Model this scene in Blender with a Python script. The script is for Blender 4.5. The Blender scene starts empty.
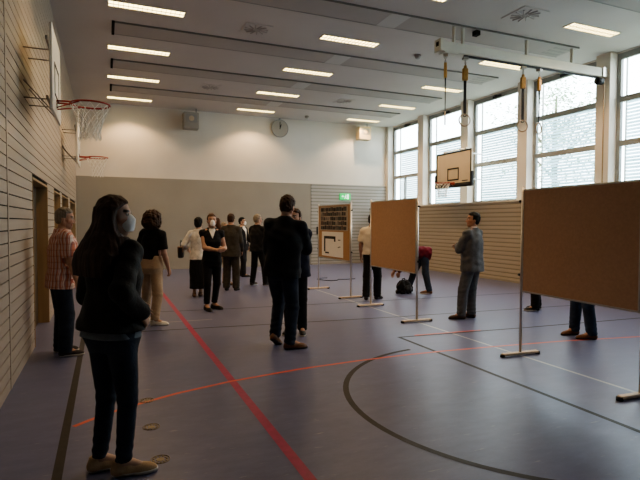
import bpy, math, random
import numpy as np
from mathutils import Vector, Matrix
random.seed(7)
SPOT = 88.0
rng = np.random.default_rng(7)
SC = bpy.context.scene
COL = SC.collection
PI = math.pi
XL, XR, XP, YB, YF, ZC = -0.85, 10.05, 10.40, 17.74, -7.0, 5.42   # slatted wall, impact wall, pillar face, back wall, wall behind camera, ceiling

# ------------------------------------------------------------------ materials
def mat(name, col=(.5, .5, .5), rough=.6, metal=0., spec=.5, emit=None, es=0., bump=None, var=None, attr=None, trans=0., sheen=0.):
    m = bpy.data.materials.new(name); m.use_nodes = True
    nt = m.node_tree; N = nt.nodes; L = nt.links
    b = N['Principled BSDF']
    b.inputs['Base Color'].default_value = (*col, 1)
    b.inputs['Roughness'].default_value = rough
    b.inputs['Metallic'].default_value = metal
    b.inputs['Specular IOR Level'].default_value = spec
    if sheen:
        b.inputs['Sheen Weight'].default_value = sheen
    if emit:
        b.inputs['Emission Color'].default_value = (*emit, 1)
        b.inputs['Emission Strength'].default_value = es
    tc = N.new('ShaderNodeTexCoord')
    if attr:
        a = N.new('ShaderNodeAttribute'); a.attribute_name = attr
        L.new(a.outputs['Color'], b.inputs['Base Color'])
    if var:                                   # (scale, amount, stretch xyz)
        mp = N.new('ShaderNodeMapping'); mp.inputs['Scale'].default_value = var[2] if len(var) > 2 else (1, 1, 1)
        L.new(tc.outputs['Object'], mp.inputs['Vector'])
        n = N.new('ShaderNodeTexNoise'); n.inputs['Scale'].default_value = var[0]; n.inputs['Detail'].default_value = 5
        L.new(mp.outputs['Vector'], n.inputs['Vector'])
        r = N.new('ShaderNodeValToRGB')
        k = var[1]
        r.color_ramp.elements[0].position = .3; r.color_ramp.elements[1].position = .7
        r.color_ramp.elements[0].color = (*[c * (1 - k) for c in col], 1)
        r.color_ramp.elements[1].color = (*[min(1, c * (1 + k)) for c in col], 1)
        L.new(n.outputs['Fac'], r.inputs['Fac'])
        if attr:
            mx = N.new('ShaderNodeMix'); mx.data_type = 'RGBA'; mx.blend_type = 'MULTIPLY'; mx.inputs[0].default_value = 1
            r.color_ramp.elements[0].color = (1 - k, 1 - k, 1 - k, 1); r.color_ramp.elements[1].color = (1, 1, 1, 1)
            L.new(a.outputs['Color'], mx.inputs[6]); L.new(r.outputs['Color'], mx.inputs[7])
            L.new(mx.outputs[2], b.inputs['Base Color'])
        else:
            L.new(r.outputs['Color'], b.inputs['Base Color'])
    if bump:                                  # (scale, strength, stretch)
        mp = N.new('ShaderNodeMapping'); mp.inputs['Scale'].default_value = bump[2] if len(bump) > 2 else (1, 1, 1)
        L.new(tc.outputs['Object'], mp.inputs['Vector'])
        n = N.new('ShaderNodeTexNoise'); n.inputs['Scale'].default_value = bump[0]; n.inputs['Detail'].default_value = 4
        L.new(mp.outputs['Vector'], n.inputs['Vector'])
        bp = N.new('ShaderNodeBump'); bp.inputs['Strength'].default_value = bump[1]; bp.inputs['Distance'].default_value = .02
        L.new(n.outputs['Fac'], bp.inputs['Height']); L.new(bp.outputs['Normal'], b.inputs['Normal'])
    return m

def fabric(name, col, k=.25, rough=.85, spec=.15, scale=9):
    return mat(name, col, rough, spec=spec, var=(scale, k), bump=(60, .25), sheen=.05)

M = {}
M['white'] = mat('white_paint', (.75, .70, .625), .75, spec=.2, var=(1.5, .03), bump=(120, .04))
M['ceil'] = mat('ceiling_paint', (.60, .565, .545), .8, spec=.15, var=(.8, .03))
M['panel'] = mat('ceiling_panel_grey', (.46, .43, .41), .75, spec=.2, var=(1, .04))
M['panel_gap'] = mat('ceiling_panel_joint', (.56, .55, .53), .7)
M['edge'] = mat('panel_shadow_joint', (.20, .19, .175), .8)
M['dark'] = mat('dark_gap', (.02, .018, .016), .9, spec=.1)
M['plank'] = mat('plank_veneer', (.42, .36, .295), .33, spec=.42, var=(2.2, .09, (1, .25, 5)), bump=(40, .05, (1, .15, 6)))
M['greywall'] = mat('grey_impact_panel', (.335, .315, .275), .7, spec=.2, var=(1.2, .04), bump=(200, .03))
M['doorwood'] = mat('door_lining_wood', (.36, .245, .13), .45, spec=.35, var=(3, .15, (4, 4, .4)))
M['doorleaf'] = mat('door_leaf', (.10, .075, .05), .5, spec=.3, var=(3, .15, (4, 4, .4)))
M['alu'] = mat('window_aluminium', (.30, .31, .30), .5, metal=.1, spec=.4, var=(4, .04))
M['chrome'] = mat('brushed_aluminium', (.62, .60, .56), .35, metal=.85, var=(20, .06))
M['steel'] = mat('galvanised_steel', (.40, .38, .35), .4, metal=.8, var=(20, .08))
M['blackplastic'] = mat('black_plastic', (.015, .015, .016), .5, spec=.35, bump=(100, .05))
M['cork'] = mat('pinboard_cork', (.53, .335, .215), .9, spec=.08, var=(40, .06), bump=(140, .06))
M['corkpale'] = mat('pinboard_cork_pale', (.44, .27, .15), .9, spec=.08, var=(40, .06), bump=(140, .06))
M['foot'] = mat('pale_wood_foot', (.66, .50, .35), .5, var=(4, .15, (.6, 6, 6)))
M['red'] = mat('hoop_red', (.36, .035, .02), .42, spec=.4, var=(8, .1))
M['net'] = mat('net_cord', (.88, .85, .78), .8, var=(30, .1))
M['board'] = mat('backboard_white', (.80, .77, .68), .35, spec=.4, var=(3, .03))
M['boardcream'] = mat('backboard_cream', (.74, .62, .44), .4, spec=.4, var=(3, .03))
M['paper'] = mat('white_paper', (.78, .75, .68), .8, var=(20, .02))
M['ink'] = mat('black_print', (.03, .028, .026), .8)
M['yellow'] = mat('leather_yellow', (.42, .24, .06), .6, var=(30, .15))
M['strap'] = mat('black_webbing', (.022, .022, .024), .8, bump=(150, .3))
M['ringwood'] = mat('ring_wood', (.40, .31, .22), .45, var=(10, .1))
M['beam'] = mat('beam_cream', (.62, .60, .52), .5, var=(3, .04))
M['boxgrey'] = mat('speaker_box_grey', (.40, .37, .32), .6, var=(9, .05))
M['boxcream'] = mat('speaker_box_cream', (.62, .52, .36), .6, var=(9, .05))
M['clock'] = mat('clock_face', (.46, .42, .35), .5, var=(5, .03))
M['vent'] = mat('vent_grey', (.34, .33, .31), .6, var=(10, .05))
M['line_black'] = mat('line_black', (.024, .021, .019), .5, spec=.25, var=(14, .25))
M['line_red'] = mat('line_orange_red', (.62, .10, .055), .42, var=(14, .12))
M['line_mag'] = mat('line_magenta', (.30, .018, .085), .42, var=(14, .15))
M['line_white'] = mat('line_white', (.36, .35, .36), .42, var=(14, .12))
M['brass'] = mat('brass_socket', (.24, .20, .14), .5, metal=.3, var=(60, .3))
M['grass'] = mat('lawn', (.24, .27, .18), .95, var=(3, .3), bump=(30, .4))
M['leaf'] = mat('tree_leaf', (.13, .22, .10), .7, var=(6, .3))
M['bark'] = mat('tree_bark', (.12, .09, .06), .9, var=(6, .3, (3, 3, .5)), bump=(12, .6))
M['lampbody'] = mat('lamp_louver', (.78, .74, .62), .4, var=(9, .03))
M['skin'] = mat('skin', (.5, .3, .22), .5, spec=.3, attr='Col', var=(22, .10), bump=(90, .05))
M['eyewhite'] = mat('eye_white', (.62, .58, .54), .25, var=(40, .03))
M['iris'] = mat('eye_iris', (.035, .022, .014), .2, var=(90, .2))
M['mask'] = mat('mask_fleece', (.93, .91, .88), .85, spec=.1, var=(14, .04), bump=(80, .12))
M['sole_white'] = mat('sole_white', (.62, .58, .53), .6, var=(30, .08))
M['sole_dark'] = mat('sole_dark', (.03, .025, .022), .7, var=(30, .1))
M['gold'] = mat('zip_metal', (.62, .5, .33), .3, metal=.9, var=(40, .05))
M['glasses'] = mat('glasses_frame', (.03, .025, .022), .35)

def lampmat():
    m = mat('lamp_tube_glow', (.9, .85, .7), .5, emit=(1., .80, .36), es=LAMP)
    return m
LAMP = 4.0
M['lamp'] = lampmat()
M['exitgreen'] = mat('exit_green', (.02, .35, .10), .5, emit=(.02, .65, .15), es=.55)
M['exitwhite'] = mat('exit_pictogram', (.8, .9, .8), .5, emit=(.75, 1., .75), es=.7)

def floor_mat():
    m = bpy.data.materials.new('vinyl_sports_floor'); m.use_nodes = True
    N = m.node_tree.nodes; L = m.node_tree.links; b = N['Principled BSDF']
    tc = N.new('ShaderNodeTexCoord')
    base = N.new('ShaderNodeTexNoise'); base.inputs['Scale'].default_value = 3.2; base.inputs['Detail'].default_value = 8; base.inputs['Roughness'].default_value = .7
    mp = N.new('ShaderNodeMapping'); mp.inputs['Scale'].default_value = (1, 2.2, 1); mp.inputs['Rotation'].default_value = (0, 0, .05)
    L.new(tc.outputs['Object'], mp.inputs['Vector']); L.new(mp.outputs['Vector'], base.inputs['Vector'])
    r = N.new('ShaderNodeValToRGB')
    r.color_ramp.elements[0].position = .36; r.color_ramp.elements[0].color = (.100, .108, .188, 1)
    r.color_ramp.elements[1].position = .66; r.color_ramp.elements[1].color = (.136, .145, .240, 1)
    L.new(base.outputs['Fac'], r.inputs['Fac'])
    mp2 = N.new('ShaderNodeMapping'); mp2.inputs['Scale'].default_value = (2.2, 11, 1); mp2.inputs['Rotation'].default_value = (0, 0, .08)
    L.new(tc.outputs['Object'], mp2.inputs['Vector'])
    sp = N.new('ShaderNodeTexNoise'); sp.inputs['Scale'].default_value = 3.4; sp.inputs['Detail'].default_value = 3
    L.new(mp2.outputs['Vector'], sp.inputs['Vector'])
    r2 = N.new('ShaderNodeValToRGB')
    r2.color_ramp.elements[0].position = .66; r2.color_ramp.elements[0].color = (0, 0, 0, 1)
    r2.color_ramp.elements[1].position = .80; r2.color_ramp.elements[1].color = (1, 1, 1, 1)
    L.new(sp.outputs['Fac'], r2.inputs['Fac'])
    mx = N.new('ShaderNodeMix'); mx.data_type = 'RGBA'
    L.new(r2.outputs['Color'], mx.inputs[0]); L.new(r.outputs['Color'], mx.inputs[6]); mx.inputs[7].default_value = (.26, .25, .285, 1)
    L.new(mx.outputs[2], b.inputs['Base Color'])
    b.inputs['Roughness'].default_value = .36
    b.inputs['Specular IOR Level'].default_value = .42
    rr = N.new('ShaderNodeMapRange'); rr.inputs[3].default_value = .30; rr.inputs[4].default_value = .44
    L.new(base.outputs['Fac'], rr.inputs[0]); L.new(rr.outputs[0], b.inputs['Roughness'])
    return m
M['floor'] = floor_mat()

def slat_mat(name, col, pitch, rough=.45, groove=.12):
    """horizontal boards: colour and bump follow the height of the board"""
    m = bpy.data.materials.new(name); m.use_nodes = True
    N = m.node_tree.nodes; L = m.node_tree.links; b = N['Principled BSDF']
    tc = N.new('ShaderNodeTexCoord'); sx = N.new('ShaderNodeSeparateXYZ'); L.new(tc.outputs['Object'], sx.inputs[0])
    d = N.new('ShaderNodeMath'); d.operation = 'DIVIDE'; d.inputs[1].default_value = pitch; L.new(sx.outputs['Z'], d.inputs[0])
    f = N.new('ShaderNodeMath'); f.operation = 'FRACT'; L.new(d.outputs[0], f.inputs[0])
    r = N.new('ShaderNodeValToRGB'); e = r.color_ramp.elements
    e[0].position = 0; e[0].color = (.42, .42, .42, 1); e[1].position = groove; e[1].color = (.42, .42, .42, 1)
    a = e.new(groove + .06); a.color = (.85, .85, .85, 1); a = e.new(.6); a.color = (1, 1, 1, 1); a = e.new(.99); a.color = (.9, .9, .9, 1)
    L.new(f.outputs[0], r.inputs['Fac'])
    n = N.new('ShaderNodeTexNoise'); n.inputs['Scale'].default_value = 2
    mp = N.new('ShaderNodeMapping'); mp.inputs['Scale'].default_value = (.4, .4, 5); L.new(tc.outputs['Object'], mp.inputs['Vector']); L.new(mp.outputs['Vector'], n.inputs['Vector'])
    r2 = N.new('ShaderNodeValToRGB'); r2.color_ramp.elements[0].color = (*[c * .92 for c in col], 1); r2.color_ramp.elements[1].color = (*[c * 1.08 for c in col], 1)
    L.new(n.outputs['Fac'], r2.inputs['Fac'])
    mx = N.new('ShaderNodeMix'); mx.data_type = 'RGBA'; mx.blend_type = 'MULTIPLY'; mx.inputs[0].default_value = 1
    L.new(r2.outputs['Color'], mx.inputs[6]); L.new(r.outputs['Color'], mx.inputs[7]); L.new(mx.outputs[2], b.inputs['Base Color'])
    bp = N.new('ShaderNodeBump'); bp.inputs['Strength'].default_value = .5; bp.inputs['Distance'].default_value = .012
    L.new(r.outputs['Color'], bp.inputs['Height']); L.new(bp.outputs['Normal'], b.inputs['Normal'])
    b.inputs['Roughness'].default_value = rough; b.inputs['Specular IOR Level'].default_value = .35
    return m
M['slat_right'] = slat_mat('impact_wall_boards', (.46, .405, .325), .117, .5)
M['slat_back'] = slat_mat('back_wall_boards', (.40, .385, .35), .125, .6)

def glass_mat():
    m = bpy.data.materials.new('window_glass'); m.use_nodes = True
    N = m.node_tree.nodes; L = m.node_tree.links; N.remove(N['Principled BSDF'])
    t = N.new('ShaderNodeBsdfTransparent'); t.inputs[0].default_value = (.90, .96, .96, 1)
    g = N.new('ShaderNodeBsdfGlossy'); g.inputs['Roughness'].default_value = .03
    f = N.new('ShaderNodeFresnel'); f.inputs['IOR'].default_value = 1.4
    k = N.new('ShaderNodeMath'); k.operation = 'MULTIPLY'; k.inputs[1].default_value = .22; L.new(f.outputs[0], k.inputs[0])
    x = N.new('ShaderNodeMixShader'); L.new(k.outputs[0], x.inputs[0]); L.new(t.outputs[0], x.inputs[1]); L.new(g.outputs[0], x.inputs[2])
    L.new(x.outputs[0], N['Material Output'].inputs['Surface'])
    return m
M['glass'] = glass_mat()

def blind_mat():
    m = bpy.data.materials.new('blind_slat'); m.use_nodes = True
    N = m.node_tree.nodes; L = m.node_tree.links; N.remove(N['Principled BSDF'])
    tc = N.new('ShaderNodeTexCoord'); n = N.new('ShaderNodeTexNoise'); n.inputs['Scale'].default_value = 1.2; n.inputs['Detail'].default_value = 3
    mp = N.new('ShaderNodeMapping'); mp.inputs['Scale'].default_value = (1, .5, 5); L.new(tc.outputs['Object'], mp.inputs['Vector']); L.new(mp.outputs['Vector'], n.inputs['Vector'])
    r = N.new('ShaderNodeValToRGB'); r.color_ramp.elements[0].position = .35; r.color_ramp.elements[1].position = .65
    r.color_ramp.elements[0].color = (.42, .60, .66, 1); r.color_ramp.elements[1].color = (.70, .86, 1.0, 1)
    L.new(n.outputs['Fac'], r.inputs['Fac'])
    d = N.new('ShaderNodeBsdfDiffuse'); t = N.new('ShaderNodeBsdfTranslucent')
    L.new(r.outputs['Color'], d.inputs[0]); L.new(r.outputs['Color'], t.inputs[0])
    x = N.new('ShaderNodeMixShader'); x.inputs[0].default_value = .45; L.new(d.outputs[0], x.inputs[1]); L.new(t.outputs[0], x.inputs[2])
    L.new(x.outputs[0], N['Material Output'].inputs['Surface'])
    return m
M['blind'] = blind_mat()

# ------------------------------------------------------------------ mesh builder
class MB:
    def __init__(s): s.v = []; s.f = []; s.m = []
    def add(s, vs, fs, mi=0):
        o = len(s.v); s.v += [tuple(v) for v in vs]
        for f in fs: s.f.append([i + o for i in f]); s.m.append(mi)
        return s
    def box(s, lo, hi, mi=0, T=None):
        x0, y0, z0 = lo; x1, y1, z1 = hi
        vs = [(x0, y0, z0), (x1, y0, z0), (x1, y1, z0), (x0, y1, z0), (x0, y0, z1), (x1, y0, z1), (x1, y1, z1), (x0, y1, z1)]
        if T: vs = [T @ Vector(v) for v in vs]
        return s.add(vs, [(0, 3, 2, 1), (4, 5, 6, 7), (0, 1, 5, 4), (1, 2, 6, 5), (2, 3, 7, 6), (3, 0, 4, 7)], mi)
    def bbox(s, lo, hi, b, mi=0, T=None):
        """box with chamfered edges"""
        lo = Vector(lo); hi = Vector(hi); c = (lo + hi) / 2; h = (hi - lo) / 2
        vs = []; key = {}
        for sx in (-1, 1):
            for sy in (-1, 1):
                for sz in (-1, 1):
                    for ax in range(3):
                        d = [h[0] - b, h[1] - b, h[2] - b]; d[ax] = h[ax]
                        key[(sx, sy, sz, ax)] = len(vs); vs.append(c + Vector((sx * d[0], sy * d[1], sz * d[2])))
        fs = []
        for ax in range(3):
            u, w = (ax + 1) % 3, (ax + 2) % 3
            for sg in (-1, 1):
                q = []
                for (a, e) in ((-1, -1), (1, -1), (1, 1), (-1, 1)):
                    k = [0, 0, 0]; k[ax] = sg; k[u] = a; k[w] = e; q.append(key[(*k, ax)])
                fs.append(q if sg > 0 else q[::-1])
            for a in (-1, 1):
                for e in (-1, 1):
                    k0 = [0, 0, 0]; k1 = [0, 0, 0]; k0[ax] = -1; k1[ax] = 1
                    for k in (k0, k1): k[u] = a; k[w] = e
                    q = [key[(*k0, u)], key[(*k1, u)], key[(*k1, w)], key[(*k0, w)]]
                    fs.append(q if a * e < 0 else q[::-1])
        for sx in (-1, 1):
            for sy in (-1, 1):
                for sz in (-1, 1):
                    q = [key[(sx, sy, sz, i)] for i in range(3)]
                    fs.append(q if sx * sy * sz > 0 else q[::-1])
        if T: vs = [T @ v for v in vs]
        return s.add(vs, fs, mi)
    def tube(s, pts, r, n=8, mi=0, closed=False, cap=True):
        P = [Vector(p) for p in pts]; k = len(P); R = r if isinstance(r, (list, tuple)) else [r] * k
        vs = []; up = None
        for i, p in enumerate(P):
            if closed: t = P[(i + 1) % k] - P[i - 1]
            else: t = P[min(i + 1, k - 1)] - P[max(i - 1, 0)]
            t.normalize()
            if up is None:
                up = Vector((0, 0, 1)) if abs(t.z) < .9 else Vector((1, 0, 0))
            a = up - t * up.dot(t)
            if a.length < 1e-4: a = t.orthogonal()
            a.normalize(); up = a; b = t.cross(a)
            for j in range(n):
                q = 2 * PI * j / n; vs.append(p + (a * math.cos(q) + b * math.sin(q)) * R[i])
        fs = []
        for i in range(k if closed else k - 1):
            for j in range(n):
                a = i * n + j; b = i * n + (j + 1) % n; i2 = (i + 1) % k
                fs.append((a, b, i2 * n + (j + 1) % n, i2 * n + j))
        if cap and not closed:
            fs.append(tuple(range(n))[::-1]); fs.append(tuple(range((k - 1) * n, k * n)))
        return s.add(vs, fs, mi)
    def disc(s, c, r, h, n=24, mi=0, axis='Z'):
        d = {'Z': Vector((0, 0, h)), 'X': Vector((h, 0, 0)), 'Y': Vector((0, h, 0))}[axis]
        c = Vector(c)
        return s.tube([c, c + d], r, n, mi)
    def build(s, name, mats, parent=None, smooth=False, bevel=0):
        me = bpy.data.meshes.new(name); me.from_pydata(s.v, [], s.f)
        for m in (mats if isinstance(mats, (list, tuple)) else [mats]): me.materials.append(m)
        me.polygons.foreach_set('material_index', s.m)
        if smooth: me.polygons.foreach_set('use_smooth', [True] * len(s.f))
        me.update()
        o = bpy.data.objects.new(name, me); COL.objects.link(o)
        if parent: o.parent = parent
        if bevel:
            bv = o.modifiers.new('bevel', 'BEVEL'); bv.width = bevel; bv.segments = 2; bv.limit_method = 'ANGLE'
        return o

def tag(o, label=None, cat=None, group=None, kind=None):
    if label: o['label'] = label
    if cat: o['category'] = cat
    if group: o['group'] = group
    if kind: o['kind'] = kind
    return o
def empty(name, loc=(0, 0, 0), rz=0., label=None, cat=None, group=None, kind=None):
    o = bpy.data.objects.new(name, None); COL.objects.link(o); o.location = loc; o.rotation_euler = (0, 0, rz)
    o.empty_display_size = .2
    return tag(o, label, cat, group, kind)
def copy_tree(o, parent=None):
    c = o.copy(); COL.objects.link(c)
    if parent: c.parent = parent
    for ch in list(o.children): copy_tree(ch, c)
    return c

# ------------------------------------------------------------------ the hall
b = MB(); b.box((XL - .3, YF, -.12), (10.75, YB + .1, 0))
floor = tag(b.build('floor', M['floor']), 'blue-grey vinyl sports floor with painted court lines', 'floor', kind='structure')

def strip(pts, w, m, z, name='court_line', label=None):
    P = [Vector((*p, z)) for p in pts]; vs = []
    for i, p in enumerate(P):
        t = (P[min(i + 1, len(P) - 1)] - P[max(i - 1, 0)]).normalized(); nrm = Vector((-t.y, t.x, 0)) * w / 2
        vs += [p + nrm, p - nrm]
    fs = [(2 * i, 2 * i + 1, 2 * i + 3, 2 * i + 2) for i in range(len(P) - 1)]
    b = MB(); b.add(vs, fs); o = b.build(name, m, floor)
    # make sure it faces up
    if o.data.polygons[0].normal.z < 0: o.data.flip_normals()
    if label: o['label'] = label
    return o
strip([(1.155, YF), (1.155, 13.6)], .075, M['line_mag'], .0016, label='wide dark magenta line running down the hall')
strip([(-.30, YF), (-.30, 17.2)], .06, M['line_black'], .0014, label='black line along the slatted wall')
strip([(4.60, YF), (4.60, 17.0)], .04, M['line_white'], .0010, label='thin whitish line under the pinboards')
ang = [2 * PI * i / 96 for i in range(97)]
strip([(3.75 + 1.80 * math.cos(a), 3.58 + 1.80 * math.sin(a)) for a in ang[26:76]], .055, M['line_black'], .0014, label='black free throw semicircle')
strip([(3.755, 1.13), (3.755, 6.02)], .05, M['line_black'], .0012, label='black free throw line')
strip([(3.755, 6.0), (5.9, 5.82), (9.6, 5.6)], .045, M['line_black'], .0012, label='black key line toward the window wall')
strip([(-.3, 7.83), (.72, 7.73), (2.84, 7.5), (4.58, 7.32), (6.65, 7.19), (10.0, 6.93)], .04, M['line_black'], .0012, label='black cross line')
strip([(.3, 9.42), (2.08, 9.2), (4.7, 9.0), (10.0, 8.7)], .04, M['line_black'], .0012, label='black cross line farther back')
strip([(.45, 8.35), (1.6, 8.3)], .03, M['line_white'], .0010)
strip([(-.25, 4.33), (-.14, 4.42), (.01, 4.53), (.26, 4.66), (.6, 4.81), (1.14, 4.97), (1.93, 5.10), (2.64, 5.15), (3.23, 5.16), (3.82, 5.14), (4.54, 5.08), (5.66, 4.96), (6.9, 4.74), (8.3, 4.4)], .042, M['line_red'], .0018, label='orange red curved line')
strip([(4.02, 6.02), (5.13, 5.94)], .04, M['line_red'], .0016)

# slatted wall with the doors (real boards with open joints)
DOORS = [(7.30, 9.07, 2.17), (10.22, 11.52, 2.17), (12.02, 13.88, 2.18), (14.65, 16.95, 2.16)]
b = MB()
PITCH, GAP, T = .117, .012, .018
def door_segments(z0, z1):
    segs = []; y = YF
    for (a, e, h) in DOORS:
        if z0 < h: segs.append((y, a)); y = e
    segs.append((y, YB)); return segs
zs = [i * PITCH for i in range(int(ZC / PITCH) + 1)]
for z0 in zs:
    z1 = min(z0 + PITCH - GAP, ZC)
    if z1 - z0 < .01: continue
    cuts = sorted({0.62, 5.5, 5.6})
    for (a, e) in door_segments(z0, z1):
        ys = [a] + [c for c in (5.515, 5.60) if a < c < e] + [e]
        for i in range(len(ys) - 1):
            if abs(ys[i] - 5.515) < .001: continue
            b.box((XL - T, ys[i], z0), (XL, ys[i + 1], z1), 0)
for (a, e) in [(YF, DOORS[0][0])] + [(DOORS[i][1], DOORS[i + 1][0]) for i in range(3)] + [(DOORS[3][1], YB)]:
    b.box((XL - .10, a, 0), (XL - T, e, ZC), 1)
for (a, e, h) in DOORS:
    b.box((XL - .10, a, h), (XL - T, e, ZC), 1)
wl = tag(b.build('wall_left', [M['plank'], M['dark']]), 'wall of horizontal pale wooden boards with dark joints', 'wall', kind='structure')
b = MB(); b.box((XL - .015, 5.525, 0), (XL + .004, 5.59, ZC))
tag(b.build('trim_1', M['plank'], None), 'upright wooden cover strip on the slatted wall', 'trim', kind='structure')
for i, (a, e, h) in enumerate(DOORS):
    r = empty(f'door_{i+1}', (XL, (a + e) / 2, 0), 0, ['recessed wooden door nearest the camera in slatted wall', 'recessed door beyond the man in the check shirt', 'third recessed door along the slatted wall', 'recessed door in the slatted wall next to the back wall'][i], 'door', kind='structure')
    hw = (e - a) / 2
    f = MB(); f.box((-.16, hw - .03, 0), (.006, hw, h)); f.box((-.16, -hw, 0), (.006, -hw + .03, h)); f.box((-.16, -hw + .03, h - .03), (.006, hw - .03, h))
    f.build('door_frame', M['doorwood'], r)
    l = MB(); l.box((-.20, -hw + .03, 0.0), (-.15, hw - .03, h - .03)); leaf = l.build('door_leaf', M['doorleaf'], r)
    k = MB(); k.tube([(-.15, -hw + .12, 1.05), (-.09, -hw + .12, 1.05), (-.09, -hw + .25, 1.05)], .011, 8); k.build('door_handle', M['chrome'], leaf, True)

# back wall: smooth grey impact panel, boards beside the windows, white plaster above
b = MB()
b.box((XL - .1, YB, 0), (10.75, YB + .1, ZC), 0)
b.box((XL, YB - .06, .0), (7.13, YB, 3.06), 1)
b.box((7.15, YB - .06, .0), (10.70, YB, 3.06), 2)
tag(b.build('wall_back', [M['white'], M['greywall'], M['slat_back']]), 'back wall, white above a smooth grey impact panel', 'wall', kind='structure')
b = MB(); b.box((XL, YB - .075, 0), (7.1, YB - .06, .07)); b.box((7.17, YB - .075, 0), (XR, YB - .06, .07))
tag(b.build('baseboard_back', M['greywall']), 'narrow grey skirting along the back wall', 'baseboard', kind='structure')
b = MB(); b.box((XL - .3, YF - .1, 0), (10.8, YF, ZC))
tag(b.build('wall_front', M['white']), 'wall behind the viewer', 'wall', kind='structure')
b = MB(); b.box((XL - .3, YF - .1, ZC), (10.85, YB + .1, ZC + .15))
tag(b.build('ceiling', M['ceil']), 'white painted flat hall ceiling', 'ceiling', kind='structure')

# window wall
PIL = [(3.14 + 2.4 * k, 3.49 + 2.4 * k) for k in range(-1, 6)]
ZS = 2.19
b = MB()
b.box((XR, YF, 0), (10.78, YB - .06, ZS - .02), 2)
b.box((XR - .012, YF, ZS - .02), (10.78, YB - .06, ZS + .02), 0)
for (a, e) in PIL: b.box((XP, a, ZS + .02), (10.78, e, ZC), 0)
b.box((XP, 17.54, ZS + .02), (10.78, YB, ZC), 0)
b.box((XP, YF, ZS + .02), (10.78, PIL[0][0], ZC), 0)
for i in range(len(PIL)):
    a = PIL[i][1]; e = PIL[i + 1][0] if i + 1 < len(PIL) else 17.54
    b.box((10.60, a, ZC - .03), (10.78, e, ZC), 0)
tag(b.build('wall_right', [M['white'], M['greywall'], M['slat_right']]), 'window wall with white pillars above pale horizontal boards', 'wall', kind='structure')
b = MB(); b.box((XR - .015, YF, 0), (XR, YB - .06, .06))  # skirting strip, its grey stands in for the faint shadow at the wall foot
tag(b.build('baseboard_shadow_right', M['greywall']), 'narrow grey skirting strip standing in for the shadow along the window wall', 'baseboard', kind='structure')

WL = ['window between the rings beam and the pinboard by the frame edge, nearest of the windows', 'window with tree leaves in its top pane, below the beam end', 'window between the basketball board and the third ring', 'window partly hidden behind the basketball board', 'window next to the back wall, with split bottom pane']
def window(i, a, e, label, split=False):
    r = empty(f'window_{i}', (10.66, (a + e) / 2, ZS), 0, label, 'window', kind='structure')
    hw = (e - a) / 2; H = ZC - .03 - ZS - .02; z0 = .02
    f = MB(); d0, d1 = -.03, .05
    f.box((d0, -hw, z0), (d1, -hw + .095, z0 + H)); f.box((d0, hw - .095, z0), (d1, hw, z0 + H))
    f.box((d0, -hw + .075, z0), (d1, hw - .075, z0 + .07)); f.box((d0, -hw + .075, z0 + H - .13), (d1, hw - .075, z0 + H))
    t1, t2 = 3.39 - ZS, 4.37 - ZS
    for t in (t1, t2): f.box((d0, -hw + .075, t - .062), (d1, hw - .075, t + .062))
    if split: f.box((d0, .15, z0 + .07), (d1, .21, t1 - .045))
    fr = f.build('window_frame', M['alu'], r)
    for (p, q) in ((z0 + .07, t1 - .045), (t1 + .045, t2 - .045), (t2 + .045, z0 + H - .13)):
        g = MB(); g.add([(.01, -hw + .07, p - .005), (.01, hw - .07, p - .005), (.01, hw - .07, q + .005), (.01, -hw + .07, q + .005)], [(0, 1, 2, 3)])
        g.build('window_pane', M['glass'], r)
    k = MB(); k.box((-.07, -.16, z0 + H - .11), (-.03, .16, z0 + H - .05)); k.tube([(-.06, -.1, z0 + H - .08), (-.14, 0, z0 + H - .05), (-.06, .1, z0 + H - .08)], .012, 6)
    k.build('window_opener', M['blackplastic'], r)
n = 0
for i in range(len(PIL) - 1, -1, -1):
    a = PIL[i][1]; e = PIL[i + 1][0] if i + 1 < len(PIL) else 17.54
    k = len(PIL) - 1 - i
    lab = WL[4 - k] if k < 5 else ('window beyond the picture edge' if k == 5 else 'window farthest beyond the picture edge')
    window(7 - i if False else k + 1, a, e, lab, split=(k == 0))
    # outside blind
    r = empty('exterior_blind', (10.98, (a + e) / 2, ZS), 0, 'lowered pale slatted blind outside the ' + ['window next to the back wall', 'window behind the basketball board', 'window before the third ring', 'window with leaves in its top pane', 'nearest window in view', 'window past the picture edge', 'last window past the picture edge'][k], 'blind', 'blinds outside the windows')
    hw = (e - a) / 2
    s = MB(); z = .02
    while z < 2.2:
        w = random.uniform(-.004, .004)
        s.add([(-.02, -hw, z + w), (-.02, hw, z - w), (.02, hw, z + .068 - w), (.02, -hw, z + .068 + w)], [(0, 1, 2, 3)]); z += .078
    s.build('slat_curtain', M['blind'], r)
    s = MB(); s.box((-.02, -hw - .03, -.05), (.02, -hw - .005, 3.2)); s.build('guide_rail', M['alu'], r)
    s = MB(); s.box((-.02, hw + .005, -.05), (.02, hw + .03, 3.2)); s.build('guide_rail', M['alu'], r)

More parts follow.
